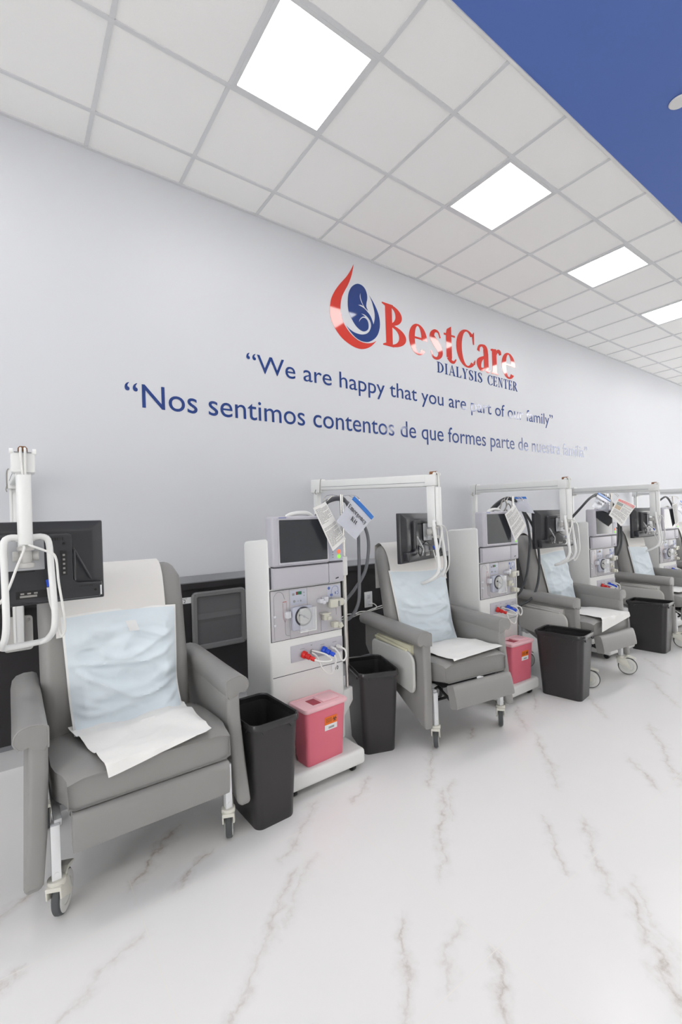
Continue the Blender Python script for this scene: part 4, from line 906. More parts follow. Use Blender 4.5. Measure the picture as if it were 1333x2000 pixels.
    o = MB().span(0.150, 0.180, -0.040, -0.005, 0.792, 0.826, 0.004).span(0.184, 0.212, -0.046, -0.01, 0.788, 0.818, 0.004, mx=Matrix.Translation((0.198, 0, 0.80)) @ Matrix.Rotation(-0.5, 4, 'Y') @ Matrix.Translation((-0.198, 0, -0.80))).build('level_detector', 'block_ivory', t)
    o = MB().lathe([(0.0, -0.015), (0.007, -0.013), (0.007, -0.005)], c=(-0.212, 0, 0.905), axis='y', n=14).lathe([(0.0, -0.015), (0.007, -0.013), (0.007, -0.005)], c=(-0.211, 0, 0.858), axis='y', n=14).build('pressure_port', 'block_white', t)
    # connector panel
    o = MB().span(-0.1165, 0.2305, -0.004, 0.001, 0.640, 0.730, 0.0015).build('connector_panel', 'lav', t)
    cm = MB()
    for cx_ in (-0.045, 0.088, 0.172): cm.span(cx_-0.014, cx_+0.014, -0.0048, -0.0035, 0.703, 0.706)
    cm.lathe([(0.013, -0.0045), (0.0145, -0.0045), (0.0145, -0.0035), (0.013, -0.0035)], c=(0.0165, 0, 0.678), axis='y', n=20); cm.span(0.010, 0.020, -0.0048, -0.0035, 0.712, 0.717)
    cm.build('port_marks', 'ink_soft', o)
    dirv = V(0.42, -0.85, -0.30).normalized()
    for nm, x_, mt in (('concentrate_connector', -0.0425, 'red'), ('concentrate_connector', 0.0895, 'bluep')):
        a = V(x_, -0.004, 0.676); q = MB()
        for d0, d1, r0, r1 in ((0.0, 0.022, 0.021, 0.020), (0.022, 0.032, 0.014, 0.013), (0.032, 0.050, 0.016, 0.015), (0.050, 0.058, 0.010, 0.009), (0.058, 0.080, 0.013, 0.011)):
            q.cyl(a+dirv*d0, a+dirv*d1, r0, r1, n=18, bev=0.002)
        ob = q.build(nm, mt, t); ob['label'] = ('red' if mt == 'red' else 'blue') + ' connector'
    for x_ in (0.1455, 0.187): MB().cyl((x_, -0.004, 0.679), (x_+0.004, -0.022, 0.676), 0.012 if x_ > 0.17 else 0.008, n=16, bev=0.002).cyl((x_+0.004, -0.022, 0.676), (x_+0.010, -0.038, 0.674), 0.009 if x_ > 0.17 else 0.006, n=14).build('white_connector', 'tube', t)
    tip_r = V(-0.0425, -0.004, 0.676)+dirv*0.078; tip_b = V(0.0895, -0.004, 0.676)+dirv*0.078
    MB().tube([tip_r, tip_r+V(0.03, -0.02, -0.012), (0.075, -0.095, 0.632), (0.092, -0.085, 0.640), (0.075, -0.045, 0.662), (0.0165, -0.005, 0.684)], 0.005, n=8).build('concentrate_tube', 'tube', t)
    MB().tube([(0.0165, -0.005, 0.672), (0.03, -0.03, 0.655), (0.04, -0.045, 0.62), (0.055, -0.05, 0.585), (0.085, -0.06, 0.555), (0.115, -0.06, 0.552), (0.128, -0.065, 0.59), (0.130, -0.075, 0.628), tip_b], 0.005, n=8).build('concentrate_tube', 'tube', t)
    MB().tube([(0.154, -0.036, 0.674), (0.165, -0.055, 0.65), (0.175, -0.06, 0.615), (0.195, -0.06, 0.605), (0.212, -0.06, 0.625), (0.210, -0.055, 0.66), (0.195, -0.036, 0.675)], 0.005, n=8).build('concentrate_tube', 'tube', t)
    if tag_no:
        o = MB().span(0.150, 0.215, -0.003, 0.001, 0.538, 0.575).build('number_tag', 'label', t, smooth=False)
        q = MB(); sans(q, tag_no, 0.172, 0.194, 0.5425, 0.021, (V(0, -0.0032, 0), V(1, 0, 0), V(0, 0, 1), V(0, -1, 0)), bold=0.01); q.build('number', 'ink', o, smooth=False)
    # pole
    px, py = 0.283, 0.035
    o = MB().cyl((px, py, 0.395), (px, py, pole_z), 0.0105, n=18).build('infusion_pole', 'steel', t)
    MB().cyl((px+0.018, py+0.012, 0.36), (px+0.018, py+0.012, 1.30), 0.0075, n=14).build('pole_rail', 'steel', o)
    hk = MB()
    for s in (-1, 1):
        hk.tube([(px, py, pole_z-0.012), (px+s*0.05, py, pole_z-0.004), (px+s*0.105, py-0.005, pole_z-0.008), (px+s*0.132, py-0.01, pole_z-0.028), (px+s*0.118, py-0.015, pole_z-0.040), (px+s*0.09, py-0.01, pole_z-0.022), (px+s*0.06, py, pole_z-0.006)], 0.0022, n=6)
    hk.build('hook', 'steel', o)
    MB().span(0.232, 0.300, 0.012, 0.065, 1.075, 1.190, 0.008).build('pole_clamp', 'cabinet', t)
    MB().prism([(0.232, 0.40), (0.305, 0.41), (0.305, 0.33), (0.232, 0.24)], 0.01, 0.07, 'xz', bev=0.006).build('pole_bracket', 'cabinet', t)
    MB().span(0.235, 0.252, -0.02, 0.0, 0.918, 0.940, 0.003).build('side_clip', 'cabinet', t)
    for nm, pts, r, mt in hoses:
        P = [(V(*q) - V(*loc)) for q in pts]
        R_ = Matrix.Rotation(-math.radians(yaw), 3, 'Z'); P = [R_ @ q for q in P]
        MB().tube(P, r, n=10, smooth=7).build(nm, mt, t)
    return t
H1 = [('hose', [(1.50, -0.98, 1.36), (1.525, -1.08, 1.49), (1.56, -1.11, 1.528), (1.605, -1.12, 1.543), (1.665, -1.12, 1.537), (1.71, -1.12, 1.47), (1.765, -1.12, 1.35), (1.769, -1.12, 1.206), (1.766, -1.12, 1.062), (1.755, -1.12, 0.90), (1.715, -1.10, 0.81), (1.66, -1.07, 0.775)], 0.0105, 'hose'),
      ('hose', [(1.52, -0.98, 1.36), (1.55, -1.06, 1.49), (1.60, -1.09, 1.53), (1.67, -1.11, 1.528), (1.75, -1.12, 1.47), (1.80, -1.13, 1.39), (1.837, -1.13, 1.30), (1.838, -1.13, 1.20), (1.805, -1.13, 1.08), (1.745, -1.10, 0.975), (1.665, -1.07, 0.885)], 0.0105, 'hose')]
def sh(pts, dx, dy=0, dz=0): return [(x+dx, y+dy, z+dz) for x, y, z in pts]
H2 = [('hose', [(3.25, -0.95, 1.36), (3.30, -1.02, 1.48), (3.40, -1.06, 1.545), (3.48, -1.08, 1.545), (3.55, -1.10, 1.49), (3.62, -1.12, 1.36), (3.63, -1.14, 1.20), (3.61, -1.14, 1.05), (3.56, -1.14, 0.88), (3.50, -1.12, 0.76), (3.40, -1.08, 0.68)], 0.0105, 'hose_dark'),
      ('hose', [(3.27, -0.95, 1.36), (3.33, -1.02, 1.47), (3.42, -1.05, 1.535), (3.50, -1.07, 1.53), (3.60, -1.10, 1.45), (3.70, -1.13, 1.30), (3.74, -1.15, 1.12), (3.745, -1.15, 0.92), (3.71, -1.14, 0.76), (3.62, -1.12, 0.66), (3.42, -1.08, 0.62)], 0.0105, 'hose_dark'),
      ('cable', [(3.30, -1.0, 1.33), (3.27, -1.10, 1.46), (3.29, -1.12, 1.53), (3.34, -1.12, 1.50), (3.33, -1.10, 1.42), (3.30, -1.10, 1.40), (3.26, -1.11, 1.44), (3.28, -1.12, 1.52)], 0.005, 'cable_grey'),
      ('cable', [(3.32, -1.0, 1.33), (3.33, -1.10, 1.44), (3.36, -1.12, 1.50), (3.40, -1.12, 1.46), (3.38, -1.10, 1.41), (3.34, -1.12, 1.45)], 0.005, 'cable_grey')]
H3 = [('hose', [(4.40, -0.95, 1.26), (4.47, -1.05, 1.34), (4.60, -1.10, 1.45), (4.74, -1.12, 1.54), (4.90, -1.12, 1.59), (5.06, -1.12, 1.585), (5.20, -1.12, 1.53), (5.32, -1.12, 1.42), (5.38, -1.12, 1.25), (5.36, -1.12, 1.08), (5.28, -1.10, 0.95)], 0.0115, 'hose_dark'),
      ('hose', [(4.42, -0.95, 1.25), (4.50, -1.04, 1.34), (4.64, -1.09, 1.46), (4.78, -1.11, 1.55), (4.94, -1.11, 1.58), (5.10, -1.11, 1.56), (5.26, -1.13, 1.48), (5.37, -1.13, 1.36), (5.42, -1.13, 1.20), (5.40, -1.13, 1.04), (5.33, -1.11, 0.90)], 0.0115, 'hose_dark')]
H4 = [('hose', [(6.52, -0.95, 1.38), (6.56, -1.08, 1.50), (6.65, -1.12, 1.56), (6.75, -1.12, 1.57), (6.86, -1.12, 1.52), (6.98, -1.12, 1.40), (7.02, -1.12, 1.20), (6.98, -1.12, 1.0), (6.90, -1.11, 0.86), (6.82, -1.10, 0.80)], 0.0115, 'hose_dark')]
machine((1.3375, -1.19, 0), 0, 'white dialysis machine nearest the camera, beside the leftmost recliner', '10', H1)
machine((3.095, -1.19, 0), 0, 'white dialysis machine second in the row, with a page hung over its screen', None, H2)
machine((4.805, -1.20, 0), -3, 'white dialysis machine third in the row, behind the red headed page', None, H3, pole_z=1.60)
machine((6.50, -1.20, 0), -3, 'white dialysis machine farthest away at the right frame edge', None, H4, pole_z=1.58)

# ------------------------------------------------------------------ bags and pages hung on the poles
def frame_of(pts):
    """pts = top-left, top-right, bottom-right, bottom-left; returns fn(u, v), u left to right, v bottom to top"""
    tl, tr, br, bl = [V(*p) for p in pts]
    n = (tr-tl).cross(tl-bl).normalized()
    def fn(u, v, off=0.0): return (bl.lerp(br, u)).lerp(tl.lerp(tr, u), v) - n*(-off)
    return fn, n
def flat_frame(pts):
    tl, tr, br, bl = [V(*p) for p in pts]
    ex = (tr-tl).normalized(); n = ex.cross((tl-bl)).normalized(); ey = n.cross(ex)
    return bl, ex, ey, n, (tr-tl).length, (tl-bl).dot(ey)
def toward(n):
    return n if n.dot(V(0, -1, 0)) > 0 else -n
def zip_bag(pts, label, text=True, group='zip bags hung on the machine poles'):
    fn, n = frame_of(pts); n = toward(n)
    c = sum((V(*p) for p in pts), V(0, 0, 0))/4
    t = thing('zip_bag', label, 'zip bag', tuple(c), 0, group)
    bul = lambda u, v: 0.010*math.sin(PI*u)*math.sin(PI*min(1, v*1.05)) + 0.002*noise.noise(V(u*6, v*6, 2))
    MB().sheet(lambda u, v: fn(u, v*0.89) - c + n*(bul(u, v*0.89) + 0.003), 14, 14, 0.0006).build('film', 'bag', t)
    MB().sheet(lambda u, v: fn(0.03+0.92*u, 0.02+0.78*v) - c + n*(bul(0.03+0.92*u, 0.02+0.8*v)-0.002), 14, 14, 0.0015).build('paper_insert', 'bag_paper', t)
    MB().sheet(lambda u, v: fn(u, 0.875+0.125*v) - c + n*(0.009*math.sin(PI*u)*0.35+0.006), 8, 2, 0.005).build('zip_strip', 'zip_blue', t)
    if text:
        bl, ex, ey, nn, W_, H_ = flat_frame(pts); nn = toward(nn)
        o0 = bl - c + nn*0.0145
        mb = MB(); serif_text(mb, 'Emergency', W_*0.06, W_*0.93, H_*0.56, H_*0.135, (o0, ex, ey, nn), 0.0004, b=0.19, gap=0.05)
        serif_text(mb, 'Kit', W_*0.36, W_*0.63, H_*0.33, H_*0.135, (o0, ex, ey, nn), 0.0004, b=0.19, gap=0.05)
        mb.build('lettering', 'ink', t, smooth=False, fix=False)
    return t
def page(pts, label, seed, red=None, lines=26, curl=0.02, name='instruction_page'):
    fn, n = frame_of(pts); n = toward(n); c = sum((V(*p) for p in pts), V(0, 0, 0))/4
    t = thing(name, label, 'hanging page', tuple(c), 0, 'printed pages hung on the machine poles')
    bend = lambda u, v: curl*math.sin(PI*u)*(0.4+0.6*v)
    MB().sheet(lambda u, v: fn(u, v) - c + n*bend(u, v), 12, 12, 0.0008).build('sheet', 'paper', t)
    rnd = random.Random(seed); pr = MB()
    def strip(u0, u1, v0, v1):
        k = max(1, int((u1-u0)*10))
        for i in range(k):
            a, b = u0+(u1-u0)*i/k, u0+(u1-u0)*(i+1)/k
            vv = [pr.bm.verts.new(fn(u, v) - c + n*(bend(u, v)+0.0012)) for u, v in ((a, v0), (b, v0), (b, v1), (a, v1))]
            f = pr.bm.faces.new(vv); f.material_index = pr.cur
    pr.use('ink_soft')
    top = 0.80 if red else 0.93
    for i in range(lines):
        v = top - (top-0.06)*i/lines
        if rnd.random() < 0.14: continue
        u = 0.40 if (red and v > 0.42) else 0.07
        while u < 0.92:
            l = rnd.uniform(0.05, 0.22); strip(u, min(0.93, u+l), v, v+0.40*(top-0.06)/lines); u += l + rnd.uniform(0.012, 0.03)
            if rnd.random() < 0.05: break
    pr.build('printed_text', parent=t, smooth=False, fix=False)
    if red:
        pr = MB().use('red_print'); strip(0.05, 0.95, 0.84, 0.96); pr.build('red_header', parent=t, smooth=False, fix=False)
        pr = MB().use('ink_soft'); strip(0.08, 0.90, 0.915, 0.93); strip(0.08, 0.85, 0.87, 0.885); pr.build('header_text', parent=t, smooth=False, fix=False)
        pr = MB().use('photo_b'); strip(0.06, 0.36, 0.66, 0.80); pr.build('upper_picture', parent=t, smooth=False, fix=False)
        pr = MB().use('photo_a'); strip(0.06, 0.36, 0.46, 0.64); pr.build('lower_picture', parent=t, smooth=False, fix=False)
    return t
page([(1.335, -1.285, 1.477), (1.416, -1.285, 1.513), (1.556, -1.275, 1.298), (1.455, -1.285, 1.236)], 'narrow white printed page overlapping the nearest machine screen', 3, lines=40, curl=0.012)
zip_bag([(1.603, -1.30, 1.540), (1.742, -1.30, 1.420), (1.588, -1.32, 1.292), (1.460, -1.32, 1.400)], 'clear zip bag with blue strip reading Emergency Kit, nearest the camera')
page([(3.090, -1.27, 1.412), (3.215, -1.27, 1.498), (3.372, -1.27, 1.318), (3.215, -1.27, 1.198)], 'white printed page hung over the second machine screen', 5, lines=34, curl=0.012)
zip_bag([(3.520, -1.06, 1.555), (3.560, -1.16, 1.555), (3.62, -1.20, 1.41), (3.50, -1.10, 1.44)], 'small clear zip bag seen edge on beside the second machine pole', text=False)
zip_bag([(4.650, -1.25, 1.597), (4.905, -1.25, 1.520), (4.82, -1.26, 1.395), (4.50, -1.26, 1.46)], 'clear zip bag with blue strip behind the red headed page')
page([(4.913, -1.32, 1.543), (5.325, -1.32, 1.459), (4.96, -1.32, 1.256), (4.702, -1.32, 1.374)], 'white page with red header and two pictures on the third machine', 8, red=True, lines=22, curl=0.012)
page([(6.47, -1.27, 1.47), (6.62, -1.27, 1.50), (6.66, -1.27, 1.25), (6.56, -1.27, 1.20)], 'white printed page on the farthest machine pole', 9, lines=20, curl=0.012)
zip_bag([(6.74, -1.27, 1.52), (6.98, -1.27, 1.44), (6.86, -1.27, 1.31), (6.63, -1.27, 1.41)], 'clear zip bag on the farthest machine pole at the frame edge')

# ------------------------------------------------------------------ television arms and televisions
def tv_arm(xw, end, yaw, label, swing=0.0):
    """wall bracket at xw, beam swinging out to end = (x, y), carrying a drop arm with a tube handle turned by yaw"""
    t = thing('television_mount', label, 'television arm', (xw, 0, 0), 0, 'white swing arms for televisions')
    e = V(end[0]-xw, end[1], 0); wy = -0.085
    o = MB().loft([[(x-0.003, y, 0.795+z) for x, z in rrect(0.145, 0.205, 0.02, 4)] for y in (-0.019, -0.030)]).build('wall_bracket', 'tray_grey', t)
    bolts = MB()
    for sx in (-0.055, 0.05):
        for sz in (-0.08, 0.08): bolts.cyl((sx, -0.030, 0.795+sz), (sx, -0.036, 0.795+sz), 0.008, n=12)
    bolts.build('bolt', 'steel', o)
    MB().span(-0.028, 0.028, -0.085, -0.03, 0.74, 0.96, 0.004).build('post_base', 'tray_grey', t)
    MB().span(-0.024, 0.024, -0.108, -0.060, 0.74, 1.70, 0.004).span(-0.026, -0.014, -0.112, -0.106, 0.76, 1.66).build('vertical_post', 'arm_white', t)
    s0 = V(0, wy, 0); d = (e-s0); L_ = d.length; ang = math.atan2(d.y, d.x)
    sag = math.atan2(0.050, L_)
    mx = Matrix.Translation(s0 + V(0, 0, 1.711)) @ Matrix.Rotation(ang, 4, 'Z') @ Matrix.Rotation(sag, 4, 'Y') @ Matrix.Translation((0, 0, -1.661))
    b = MB(); b.span(0.05, L_-0.035, -0.024, 0.024, 1.620, 1.702, 0.008, mx=mx)
    bo = b.build('beam', 'arm_white', t)
    g = MB(); g.span(0.06, L_-0.04, -0.0255, 0.0255, 1.6455, 1.6485, mx=mx); g.build('beam_seam', 'line', bo, smooth=False)
    MB().span(-0.045, 0.075, -0.032, 0.032, 1.600, 1.712, 0.007, mx=mx).build('wall_joint', 'arm_white', t)
    MB().tube([mx @ V(0.078, -0.026, 1.715), mx @ V(0.076, -0.034, 1.70), mx @ V(0.074, -0.036, 1.67), mx @ V(0.070, -0.036, 1.60)], 0.003, n=6).tube([mx @ V(0.02, -0.034, 1.625), mx @ V(0.018, -0.040, 1.60), mx @ V(0.03, -0.036, 1.585)], 0.003, n=6).build('joint_clip', 'cable_grey', t)
    # elbow over the chair
    R_ = Matrix.Translation(e) @ Matrix.Rotation(math.radians(yaw), 4, 'Z')
    eb = MB(); eb.span(-0.038, 0.038, -0.036, 0.045, 1.622, 1.700, 0.007, mx=R_)
    for s in (-1, 1): eb.cyl(R_ @ V(s*0.030, -0.030, 1.702), R_ @ V(s*0.042, -0.030, 1.702), 0.011, n=14)
    eo = eb.build('elbow_joint', 'arm_white', t)
    MB().span(-0.027, 0.027, -0.040, -0.036, 1.696, 1.700, mx=R_).build('joint_slot', 'ink_soft', eo)
    cp = MB(); cp.loft([[R_ @ V(x*q, y, 1.700+z) for x, z in ((-0.016, 0.0), (-0.015, 0.015), (-0.009, 0.022), (0.009, 0.022), (0.015, 0.015), (0.016, 0.0))] for y, q in ((-0.030, 1.0), (0.012, 1.0), (0.018, 0.8))]); cp.build('cable_cap', 'brown_cap', eo)
    # drop arm with its cable cover
    da = MB(); da.span(-0.024, 0.024, -0.022, 0.040, 1.34, 1.630, 0.004, mx=R_); do = da.build('drop_arm', 'arm_white', t)
    MB().loft([[R_ @ V(0.023*math.cos(a)*q, -0.026-0.030*q*abs(math.sin(a))**0.5, z) for a in [PI*k/10 for k in range(11)]] for z, q in ((1.352, 0.94), (1.355, 1.0), (1.608, 1.0), (1.612, 0.94))]).build('cable_cover', 'arm_white', do)
    cl = MB()
    for s in (-1, 1): cl.cyl(R_ @ V(s*0.020, -0.012, 1.375), R_ @ V(s*0.030, -0.012, 1.375), 0.012, n=16)
    cl.build('handle_pivot', 'arm_white', do)
    # bent tube handle
    half = [(0.02, -0.012, 1.378), (0.055, -0.014, 1.378), (0.073, -0.018, 1.354), (0.075, -0.030, 1.25), (0.077, -0.044, 1.13), (0.078, -0.046, 1.065), (0.078, -0.022, 1.012), (0.076, 0.040, 0.972), (0.066, 0.072, 0.958), (0.042, 0.080, 0.955)]
    hp = [(-x, y, z) for x, y, z in half] + list(reversed(half))
    R2 = R_ @ Matrix.Rotation(math.radians(swing), 4, 'Z')
    MB().tube([R2 @ V(*p) for p in hp], 0.0118, n=12, smooth=4).build('tube_handle', 'arm_white', t)
    # head that carries the screen
    hd = MB(); hd.cyl(R_ @ V(0, -0.005, 1.336), R_ @ V(0, -0.005, 1.270), 0.016, n=18)
    hd.cyl(R_ @ V(0, -0.005, 1.345), R_ @ V(0, -0.005, 1.328), 0.028, n=20, bev=0.004); hd.cyl(R_ @ V(0, -0.005, 1.282), R_ @ V(0, -0.005, 1.262), 0.028, n=20, bev=0.006)
    hd.span(-0.020, 0.020, -0.005, 0.050, 1.285, 1.327, 0.004, mx=R_)
    for s in (-1, 1): hd.cyl(R_ @ V(s*0.020, 0.018, 1.306), R_ @ V(s*0.042, 0.018, 1.306), 0.019, n=18, bev=0.003)
    ho = hd.build('swivel_head', 'tray_grey', t)
    MB().span(-0.062, 0.062, 0.050, 0.055, 1.248, 1.366, 0.004, mx=R_).build('mount_plate', 'tv_grey', ho)
    # cables
    r = 0.0045
    for dx in (-0.006, 0.006):
        c = MB(); c.tube([R_ @ V(dx, -0.018, 1.720), R_ @ V(dx*1.2, -0.040, 1.705), R_ @ V(dx, -0.046, 1.67), R_ @ V(dx*0.6+0.002, -0.044, 1.605)], r, n=8); c.build('cable', 'tube', t)
    c = MB(); c.tube([R_ @ V(-0.006, -0.040, 1.352), R_ @ V(-0.008, -0.060, 1.33), R_ @ V(-0.03, -0.06, 1.27), R_ @ V(-0.058, -0.055, 1.19), R_ @ V(-0.085, -0.045, 1.14)], r, n=8); c.build('cable', 'tube', t)
    c = MB(); c.tube([R_ @ V(0.006, -0.040, 1.352), R_ @ V(0.02, -0.060, 1.345), R_ @ V(0.06, -0.055, 1.325), R_ @ V(0.092, -0.05, 1.30), R_ @ V(0.100, -0.055, 1.20), R_ @ V(0.114, -0.05, 1.08), R_ @ V(0.118, -0.02, 1.01), R_ @ V(0.108, 0.0, 0.985), R_ @ V(0.098, 0.0, 1.01), R_ @ V(0.088, 0.015, 1.06), R_ @ V(0.075, 0.035, 1.12), R_ @ V(0.070, 0.047, 1.175)], r, n=8)
    c.build('cable', 'tube', t)
    MB().cyl(R_ @ V(0.072, 0.035, 1.18), R_ @ V(0.0695, 0.046, 1.205), 0.006, n=12).build('cable_plug', 'bluep', t)
    return t, Matrix.Translation((xw, 0, 0)) @ R_
def television(R_, label, cable_tie=False):
    base = R_ @ V(0, 0.118, 1.272)
    t = thing('television', label, 'television', tuple(base), R_.to_euler().z, 'televisions on swing arms')
    W_, H_ = 0.56, 0.335
    m = MB(); m.loft([[(x, y, z) for x, z in rrect(W_-i, H_-i*0.9, 0.006, 2)] for y, i in ((0.020, 0.0), (-0.004, 0.0), (-0.010, 0.006), (-0.030, 0.075), (-0.034, 0.095))])
    mo = m.build('shell', 'tv', t, ang=30)
    b = MB(); b.prism([(-0.162, 0.108), (-0.150, 0.118), (0.150, 0.118), (0.162, 0.108), (0.162, -0.075), (0.175, -0.088), (0.262, -0.092), (0.268, -0.098), (0.262, -0.150), (0.255, -0.155), (-0.255, -0.155), (-0.262, -0.150), (-0.268, -0.098), (-0.262, -0.092), (-0.175, -0.088), (-0.162, -0.075)], -0.058, -0.012, 'xz', bev=0.008)
    b.build('rear_housing', 'tv', t, ang=30)
    r = MB(); r.span(0.118, 0.140, -0.0595, -0.0575, -0.055, 0.045); r.span(-0.035, 0.12, -0.0595, -0.0575, -0.135, -0.105)
    for k in range(30): r.span(-0.13+0.0088*k, -0.1265+0.0088*k, -0.0592, -0.0575, 0.088, 0.100)
    for k in range(9): r.span(0.18+0.006*k, 0.183+0.006*k, -0.0592, -0.0575, -0.108, -0.102)
    r.cyl((0.130, -0.0595, 0.075), (0.130, -0.0575, 0.075), 0.005, n=12); r.cyl((0.240, -0.0595, -0.125), (0.240, -0.0575, -0.125), 0.005, n=12)
    r.build('port_recess', 'tv_dark', t, smooth=False)
    p = MB()
    for k in range(5): p.span(0.125, 0.133, -0.0605, -0.0592, -0.048+0.018*k, -0.040+0.018*k)
    for k in range(3): p.span(-0.02+0.022*k, -0.008+0.022*k, -0.0605, -0.0592, -0.118, -0.112)
    p.span(-0.022, 0.034, -0.0603, -0.0592, -0.130, -0.122)
    p.build('port_labels', 'cable_grey', t, smooth=False)
    MB().span(0.258, 0.264, -0.0592, -0.0575, -0.148, -0.108).build('rating_label', 'label', t, smooth=False)
    d = MB(); d.tube([(0.165, -0.052, 0.055), (0.228, -0.046, -0.080)], 0.004, n=6, smooth=0); d.tube([(0.168, -0.056, 0.045), (0.168, -0.05, -0.08)], 0.004, n=6, smooth=0); d.build('reinforcing_rib', 'tv', t)
    MB().span(-0.265, 0.265, 0.0195, 0.0215, -0.152, 0.155).build('screen', 'screen', t, smooth=False)
    mt = MB(); mt.span(-0.03, 0.03, -0.066, -0.056, -0.03, 0.09, 0.002); mt.build('mount_boss', 'tv_dark', t)
    if cable_tie:
        k = MB()
        for a in range(4): k.tube([(-0.14, -0.065, -0.055), (-0.17-0.004*a, -0.085, -0.075), (-0.19, -0.09-0.003*a, -0.10-0.004*a), (-0.15, -0.085, -0.11-0.003*a), (-0.115, -0.08, -0.08), (-0.14, -0.07, -0.055)], 0.003, n=6)
        k.tube([(-0.12, -0.075, -0.06), (-0.06, -0.08, -0.03), (0.0, -0.075, -0.05), (0.05, -0.07, -0.06)], 0.003, n=6)
        k.build('bundled_power_cord', 'tv_dark', t)
        k = MB(); k.tube([(-0.165, -0.07, 0.01), (-0.15, -0.09, -0.04), (-0.13, -0.095, -0.075), (-0.125, -0.085, -0.12)], 0.005, n=6); k.build('twist_tie', 'clear', t)
    return t
ARMS = ((0.036, (0.052, -1.250), 0.0, 'white swing arm at far left carrying the nearest television', 'black television seen from behind at the left frame edge'),
        (2.150, (2.375, -1.200), 17.0, 'white swing arm above the recliner with cream tray', 'black television seen from behind over the recliner with cream tray'),
        (4.270, (3.935, -1.300), -4.0, 'white swing arm above the raised footrest recliner', 'black television seen from behind over the raised footrest recliner'),
        (6.420, (5.860, -1.300), -2.0, 'white swing arm above the recliner behind the farthest bin', 'black television seen from behind beside the red headed page'),
        (8.530, (7.85, -1.30), 0.0, 'white swing arm farthest away, its beam at the right frame edge', 'black television on the farthest swing arm'))
for i, (xw, end, yw, l1, l2) in enumerate(ARMS):
    _, R_ = tv_arm(xw, end, yw, l1, (12, 8, 14, 14, 14)[i])
    television(R_, l2, cable_tie=(i > 0))

# ------------------------------------------------------------------ waste bins
def waste_bin(x, y, yaw, label, wx=0.260, wy=0.375, hz=0.495):
    t = thing('waste_bin', label, 'waste bin', (x, y, 0), math.radians(yaw), 'black open waste bins on the floor')
    b = MB()
    def ring(k, z, r): return [V(px_, py_, z) for px_, py_ in rrect(wx*k, wy*k, r, 6)]
    b.loft([ring(0.772, 0.0, 0.035), ring(0.785, 0.006, 0.038), ring(0.80, 0.05, 0.04), ring(0.868, 0.25, 0.04), ring(0.935, hz-0.03, 0.04)], cap=False)
    b.loft([ring(0.915, hz-0.03, 0.038), ring(0.848, 0.25, 0.036), ring(0.775, 0.03, 0.034), ring(0.765, 0.012, 0.03)], cap=False)
    bv = [v for v in b.bm.verts]
    b.bm.verts.ensure_lookup_table()
    n = 28
    b.bm.faces.new(list(reversed(bv[0:n]))); b.bm.faces.new(bv[5*n+3*n:5*n+4*n])
    b.build('body', 'bin', t, ang=40)
    r = MB(); r.loft([ring(0.915, hz-0.031, 0.038), ring(0.985, hz-0.031, 0.045), ring(1.0, hz-0.024, 0.046), ring(1.0, hz-0.012, 0.046), ring(0.985, hz-0.002, 0.045), ring(0.955, hz, 0.042), ring(0.915, hz-0.006, 0.038), ring(0.915, hz-0.031, 0.038)], cap=False)
    r.build('rim', 'bin_rim', t, ang=40)
    lg = MB()
    for s in (-1, 1):
        for q in (-0.28, 0.28):
            lg.prism([(-0.012, hz-0.030), (0.012, hz-0.030), (0.0, hz-0.050)], s*wy*0.462, s*(wy*0.492), 'xz', mx=Matrix.Translation((q*wx, 0, 0)))
            lg.prism([(-0.012, hz-0.030), (0.012, hz-0.030), (0.0, hz-0.050)], s*wx*0.462, s*(wx*0.492), 'yz', mx=Matrix.Translation((0, q*wy, 0)))
    lg.build('rim_lug', 'bin', t)
    return t
waste_bin(0.976, -1.294, 1.6, 'black waste bin touching the right arm of the leftmost recliner')
waste_bin(1.828, -1.122, -20, 'black waste bin beside the cream side tray')
waste_bin(3.475, -1.496, 8.2, 'black waste bin in front of the tray of the raised footrest recliner')
waste_bin(5.240, -1.450, 3.6, 'black waste bin farthest away in the aisle')

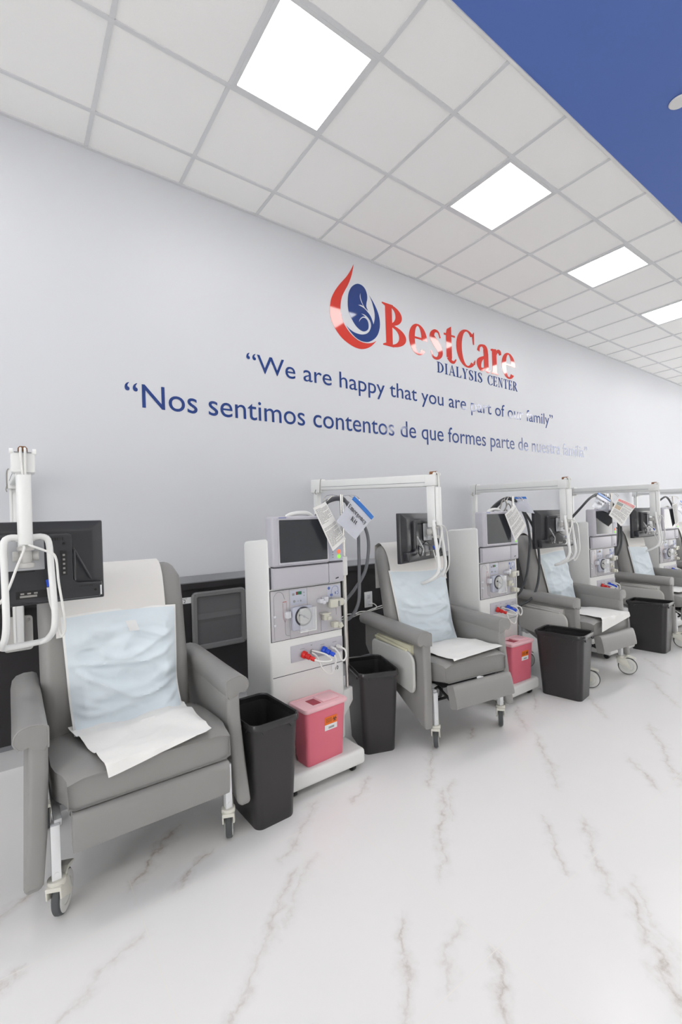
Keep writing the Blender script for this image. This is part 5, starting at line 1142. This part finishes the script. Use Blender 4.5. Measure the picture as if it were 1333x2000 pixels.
# ------------------------------------------------------------------ sharps containers
def sharps(x, y, z, yaw, label):
    t = thing('sharps_container', label, 'sharps container', (x, y, z), math.radians(yaw), 'red sharps containers on the machine bases')
    def ring(w_, d_, zz, r, oy=0.0): return [V(px_, py_+oy, zz) for px_, py_ in rrect(w_, d_, r, 5)]
    b = MB(); b.loft([ring(0.236, 0.115, 0.0, 0.016), ring(0.240, 0.118, 0.004, 0.018), ring(0.252, 0.135, 0.15, 0.02), ring(0.264, 0.150, 0.285, 0.022), ring(0.264, 0.150, 0.29, 0.022)])
    b.build('body', 'sharps', t, ang=40)
    l = MB(); l.loft([ring(0.278, 0.166, 0.284, 0.02), ring(0.284, 0.172, 0.288, 0.022), ring(0.284, 0.172, 0.300, 0.022), ring(0.278, 0.166, 0.305, 0.02), ring(0.262, 0.150, 0.306, 0.018), ring(0.256, 0.144, 0.302, 0.016)])
    lo = l.build('lid', 'sharps_lid', t, ang=40)
    MB().span(-0.062, -0.008, -0.040, 0.035, 0.300, 0.3035, 0.001).build('opening', 'sharps_hole', lo)
    MB().span(0.0, 0.110, -0.045, 0.050, 0.300, 0.309, 0.004).build('sliding_cover', 'sharps_lid', lo)
    s = math.atan2(0.018, 0.285)
    Fr = lambda zz: -(0.118/2 + (0.150-0.118)/2*zz/0.285)
    fr_o = V(0, Fr(0.0)-0.0012, 0); ey = V(0, Fr(0.285)-Fr(0), 0.285).normalized(); ex = V(1, 0, 0); en = ex.cross(ey)
    if en.y > 0: en = -en
    fr = (fr_o, ex, ey, en)
    lb = MB().use('orange').poly3([(-0.012, 0.190), (0.070, 0.190), (0.070, 0.232), (-0.012, 0.232)], fr, 0.0008)
    lb.use('label').poly3([(-0.012, 0.160), (0.070, 0.160), (0.070, 0.190), (-0.012, 0.190)], fr, 0.0008)
    lbo = lb.build('biohazard_label', parent=t, smooth=False, fix=False)
    fr2 = (fr_o + en*0.0009, ex, ey, en); k = MB().use('ink'); cx, cz = 0.053, 0.211
    for a in (90, 210, 330):
        q = math.radians(a)
        for poly in prim_polys(('r', cx+0.0068*math.cos(q), cz+0.0068*math.sin(q), 0.0082, 0.0082, 0.0028, 0.0028, a+35, a+325)): k.poly3(poly, fr2, 0.0003)
    for poly in prim_polys(('r', cx, cz, 0.0075, 0.0075, 0.0018, 0.0018, 0, 360)): k.poly3(poly, fr2, 0.0003)
    for j in range(5): k.poly3([(-0.006, 0.222-0.005*j), (0.034, 0.222-0.005*j), (0.034, 0.2235-0.005*j), (-0.006, 0.2235-0.005*j)], fr2, 0.0003)
    for j in range(2): k.poly3([(0.012, 0.168+0.006*j), (0.050, 0.168+0.006*j), (0.050, 0.171+0.006*j), (0.012, 0.171+0.006*j)], fr2, 0.0003)
    k.build('label_print', parent=lbo, smooth=False, fix=False)
    return t
sharps(1.335, -1.272, 0.132, 3, 'red sharps container on the base of the nearest machine')
sharps(3.150, -1.275, 0.132, -2, 'red sharps container on the base of the second machine')
